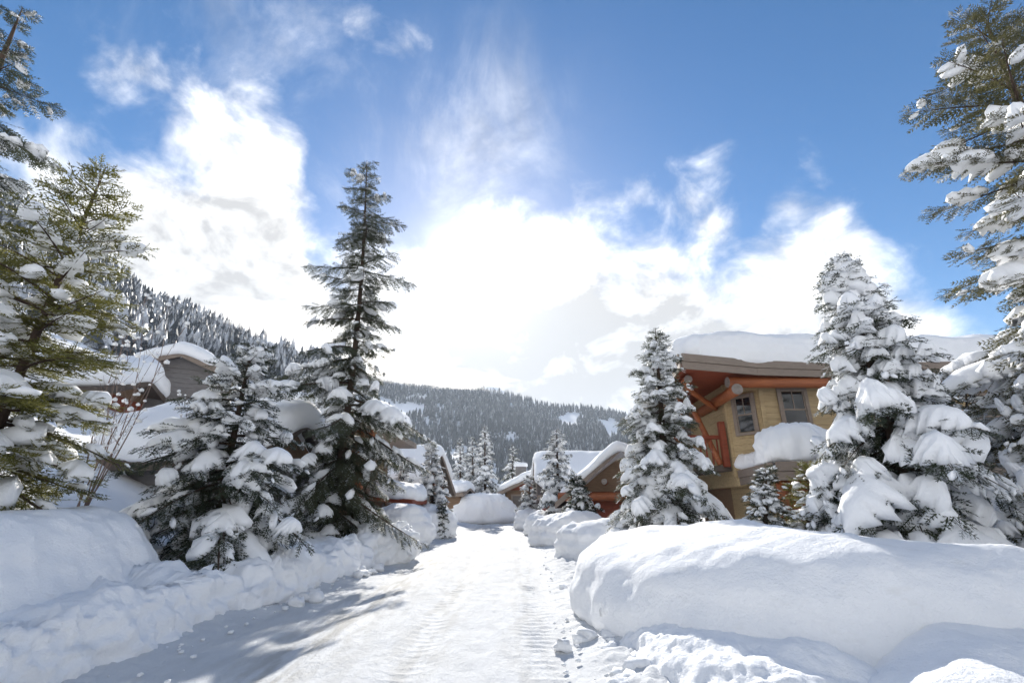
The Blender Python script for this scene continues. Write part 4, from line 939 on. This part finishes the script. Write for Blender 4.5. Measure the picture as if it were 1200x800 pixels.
for (lab, b, t, D, R, nb, sd, hv, nd) in [
    ('slender frosted spruce with a white tip right of the far road', (655, 600), (652, 502), 27, 1.75, 75, 21, .8, 'needle_frost'),
    ('short dark spruce beside the red chalet right of the road', (682, 600), (675, 556), 21, 1.15, 60, 22, .5, 'needle_dark'),
    ('small leaning spruce right of the road before the brown garage', (622, 602), (620, 556), 33, 1.5, 55, 23, .7, 'needle_frost'),
    ('lone dark spruce standing behind the garage chimney', (601, 575), (601, 520), 62, 3.0, 60, 24, .4, 'needle'),
    ('tallest frosted spruce at the end of the road behind the snow heap', (569, 600), (568, 497), 45, 2.3, 85, 25, .6, 'needle_frost'),
    ('frosted spruce leaning on the tallest one behind the snow heap', (556, 600), (553, 510), 47, 2.0, 75, 26, .6, 'needle_frost'),
    ('leftmost frosted spruce behind the snow heap at the road end', (540, 600), (539, 512), 49, 2.0, 75, 27, .5, 'needle_frost'),
    ('snow laden spruce left of the road by the second mound', (508, 608), (506, 517), 25.5, 1.35, 75, 28, 1.0, 'needle_frost'),
    ('low rounded spruce buried in snow beside the left brown chalet', (474, 600), (473, 535), 26.5, 1.2, 60, 29, 1.0, 'needle_frost'),
    ('grey spruce in front of the left chalet roof by the log post', (434, 585), (436, 512), 25, 1.0, 55, 30, .5, 'needle_frost'),
    ('tiny green sapling beside the road at the second left mound', (520, 622), (517, 588), 24.2, .5, 30, 31, .6, 'needle')]:
    con('spruce', lab, b, t, D, R, nb, sd, heavy=hv, lod=2, needle=nd, prof=.75, e_lo=-.3, e_hi=.4, droop=.4, tip=.1, hang=.35, snow_p=.85, dust=.15, t0=.03, spacing=.14, fill=.1, clumps=False, pad_w=.36, group=far, cap=3 if hv > .9 else 0)

# ------------------------------------------------------------------ bare shrubs
def shrub(label, base, tips, seed, r0=.015, snow=26):
    rg = np.random.default_rng(seed); root = thing('bare_shrub', base, label, 'shrub', 'leafless shrubs'); wood, sn = [], []
    for tpv in tips:
        b = np.asarray(base, float)+rg.normal(0, .06, 3)*(1, 1, 0); e = np.asarray(tpv, float); s = np.linspace(0, 1, 10)[:, None]; L = np.linalg.norm(e-b)
        sp = b+(e-b)*s+rg.normal(0, .05, 3)*L*np.sin(pi*s); wood.append(tube(sp, r0*(1-.85*s[:, 0])*min(1, L/1.8), 6))
        for j in range(int(5*L)):
            f = rg.uniform(.25, .98); p = b+(e-b)*f; d = unit((e-b)/L+rg.normal(0, .45, 3)); l = rg.uniform(.2, .6)*(1.1-f*.5); q = p+d*l*np.linspace(0, 1, 5)[:, None]
            q[:, 2] += .08*l*np.linspace(0, 1, 5)**2; wood.append(tube(q, np.linspace(.005, .002, 5), 4))
            if rg.random() < .45: c = q[rg.integers(2, 5)]; r = rg.uniform(.025, .065); sn.append((BLV*np.array([r*1.2, r, r*1.1])+c, BLF))
        for j in range(6): c = sp[rg.integers(3, 9)]; r = rg.uniform(.02, .05); sn.append((BLV*np.array([r, r, r])+c, BLF))
    V, F = join(wood); mk('stems', V, F, M_['twig'], root); V, F = join(sn); mk('snow_tufts', V, F, M_['tree_snow'], root)['kind'] = 'stuff'
b = at(122, 497, 9.5); b[2] = G(b[0], b[1])-.1
shrub('leafless shrub with snow tufts on its twigs between the olive spruce and the cabins', b, [at(172, 345, 9.6), at(198, 352, 9.9), at(150, 372, 9.3), at(215, 385, 10), at(135, 392, 9.6), at(186, 412, 9.2), at(168, 360, 10.1)], 3)
b = at(205, 515, 11); b[2] = G(b[0], b[1])-.1
shrub('thin low leafless shrub before the buried roof on the left', b, [at(222, 455, 11), at(232, 462, 11.2), at(214, 470, 11), at(240, 480, 11)], 5, .014)
# ------------------------------------------------------------------ haze
def haze():
    lo, hi = np.array([-1750, -450, -4.5]), np.array([2100, 3700, 480.]); V, F = box_vf((lo+hi)/2, ((hi-lo)[0]/2, 0, 0), (0, (hi-lo)[1]/2, 0), (0, 0, (hi-lo)[2]/2))
    m = bpy.data.materials.new('thin_haze'); m.use_nodes = True; nt = m.node_tree; nt.nodes.clear()
    v = nt.nodes.new('ShaderNodeVolumePrincipled'); v.inputs['Color'].default_value = (.78, .88, 1, 1); v.inputs['Density'].default_value = .00013; v.inputs['Anisotropy'].default_value = .2
    o = nt.nodes.new('ShaderNodeOutputMaterial'); nt.links.new(v.outputs[0], o.inputs['Volume'])
    m.cycles.homogeneous_volume = True
    tag(mk('haze', V, [F], m, smooth=False), 'thin bluish winter haze over the valley', 'haze', kind='stuff')
haze()
def mist(label, c, half, dens, seed):
    V, F = clod_vf(np.zeros(3), 1, seed); V = V*np.asarray(half, float)
    m = bpy.data.materials.new('ridge_mist'); m.use_nodes = True; nt = m.node_tree; nt.nodes.clear(); L = nt.links; N = nt.nodes.new
    tcn = N('ShaderNodeTexCoord'); mp = N('ShaderNodeMapping'); L.new(tcn.outputs['Object'], mp.inputs[0]); mp.inputs[3].default_value = [1/h for h in half]
    ln = N('ShaderNodeVectorMath'); ln.operation = 'LENGTH'; L.new(mp.outputs[0], ln.inputs[0])
    nz = N('ShaderNodeTexNoise'); L.new(mp.outputs[0], nz.inputs['Vector']); nz.inputs['Scale'].default_value = 3.0; nz.inputs['Detail'].default_value = 5
    a = N('ShaderNodeMath'); a.operation = 'MULTIPLY_ADD'; L.new(nz.outputs['Fac'], a.inputs[0]); a.inputs[1].default_value = 2.2; a.inputs[2].default_value = -.55
    b = N('ShaderNodeMath'); b.operation = 'SUBTRACT'; L.new(a.outputs[0], b.inputs[0]); L.new(ln.outputs['Value'], b.inputs[1])
    mr = N('ShaderNodeMapRange'); L.new(b.outputs[0], mr.inputs[0]); mr.inputs[1].default_value = -.25; mr.inputs[2].default_value = .35; mr.inputs[4].default_value = dens
    v = N('ShaderNodeVolumePrincipled'); v.inputs['Color'].default_value = (.99, .99, 1, 1); v.inputs['Anisotropy'].default_value = .78; L.new(mr.outputs[0], v.inputs['Density'])
    o = N('ShaderNodeOutputMaterial'); L.new(v.outputs[0], o.inputs['Volume'])
    ob = fixn(mk('mist', V, F, m)); ob.location = [float(q) for q in c]; tag(ob, label, 'mist', kind='stuff')
mist('wisp of mist drifting over the left shoulder of the far mountain', at(455, 432, 1300), (230, 160, 42), .02, 1.)
mist('thin veil of mist along the middle of the far ridge', at(535, 447, 1330), (190, 120, 26), .007, 3.)
mist('bank of mist lying on the crest of the left hillside', at(300, 388, 370), (95, 60, 17), .05, 5.)
cy.volume_step_rate = 2.0; cy.volume_max_steps = 256
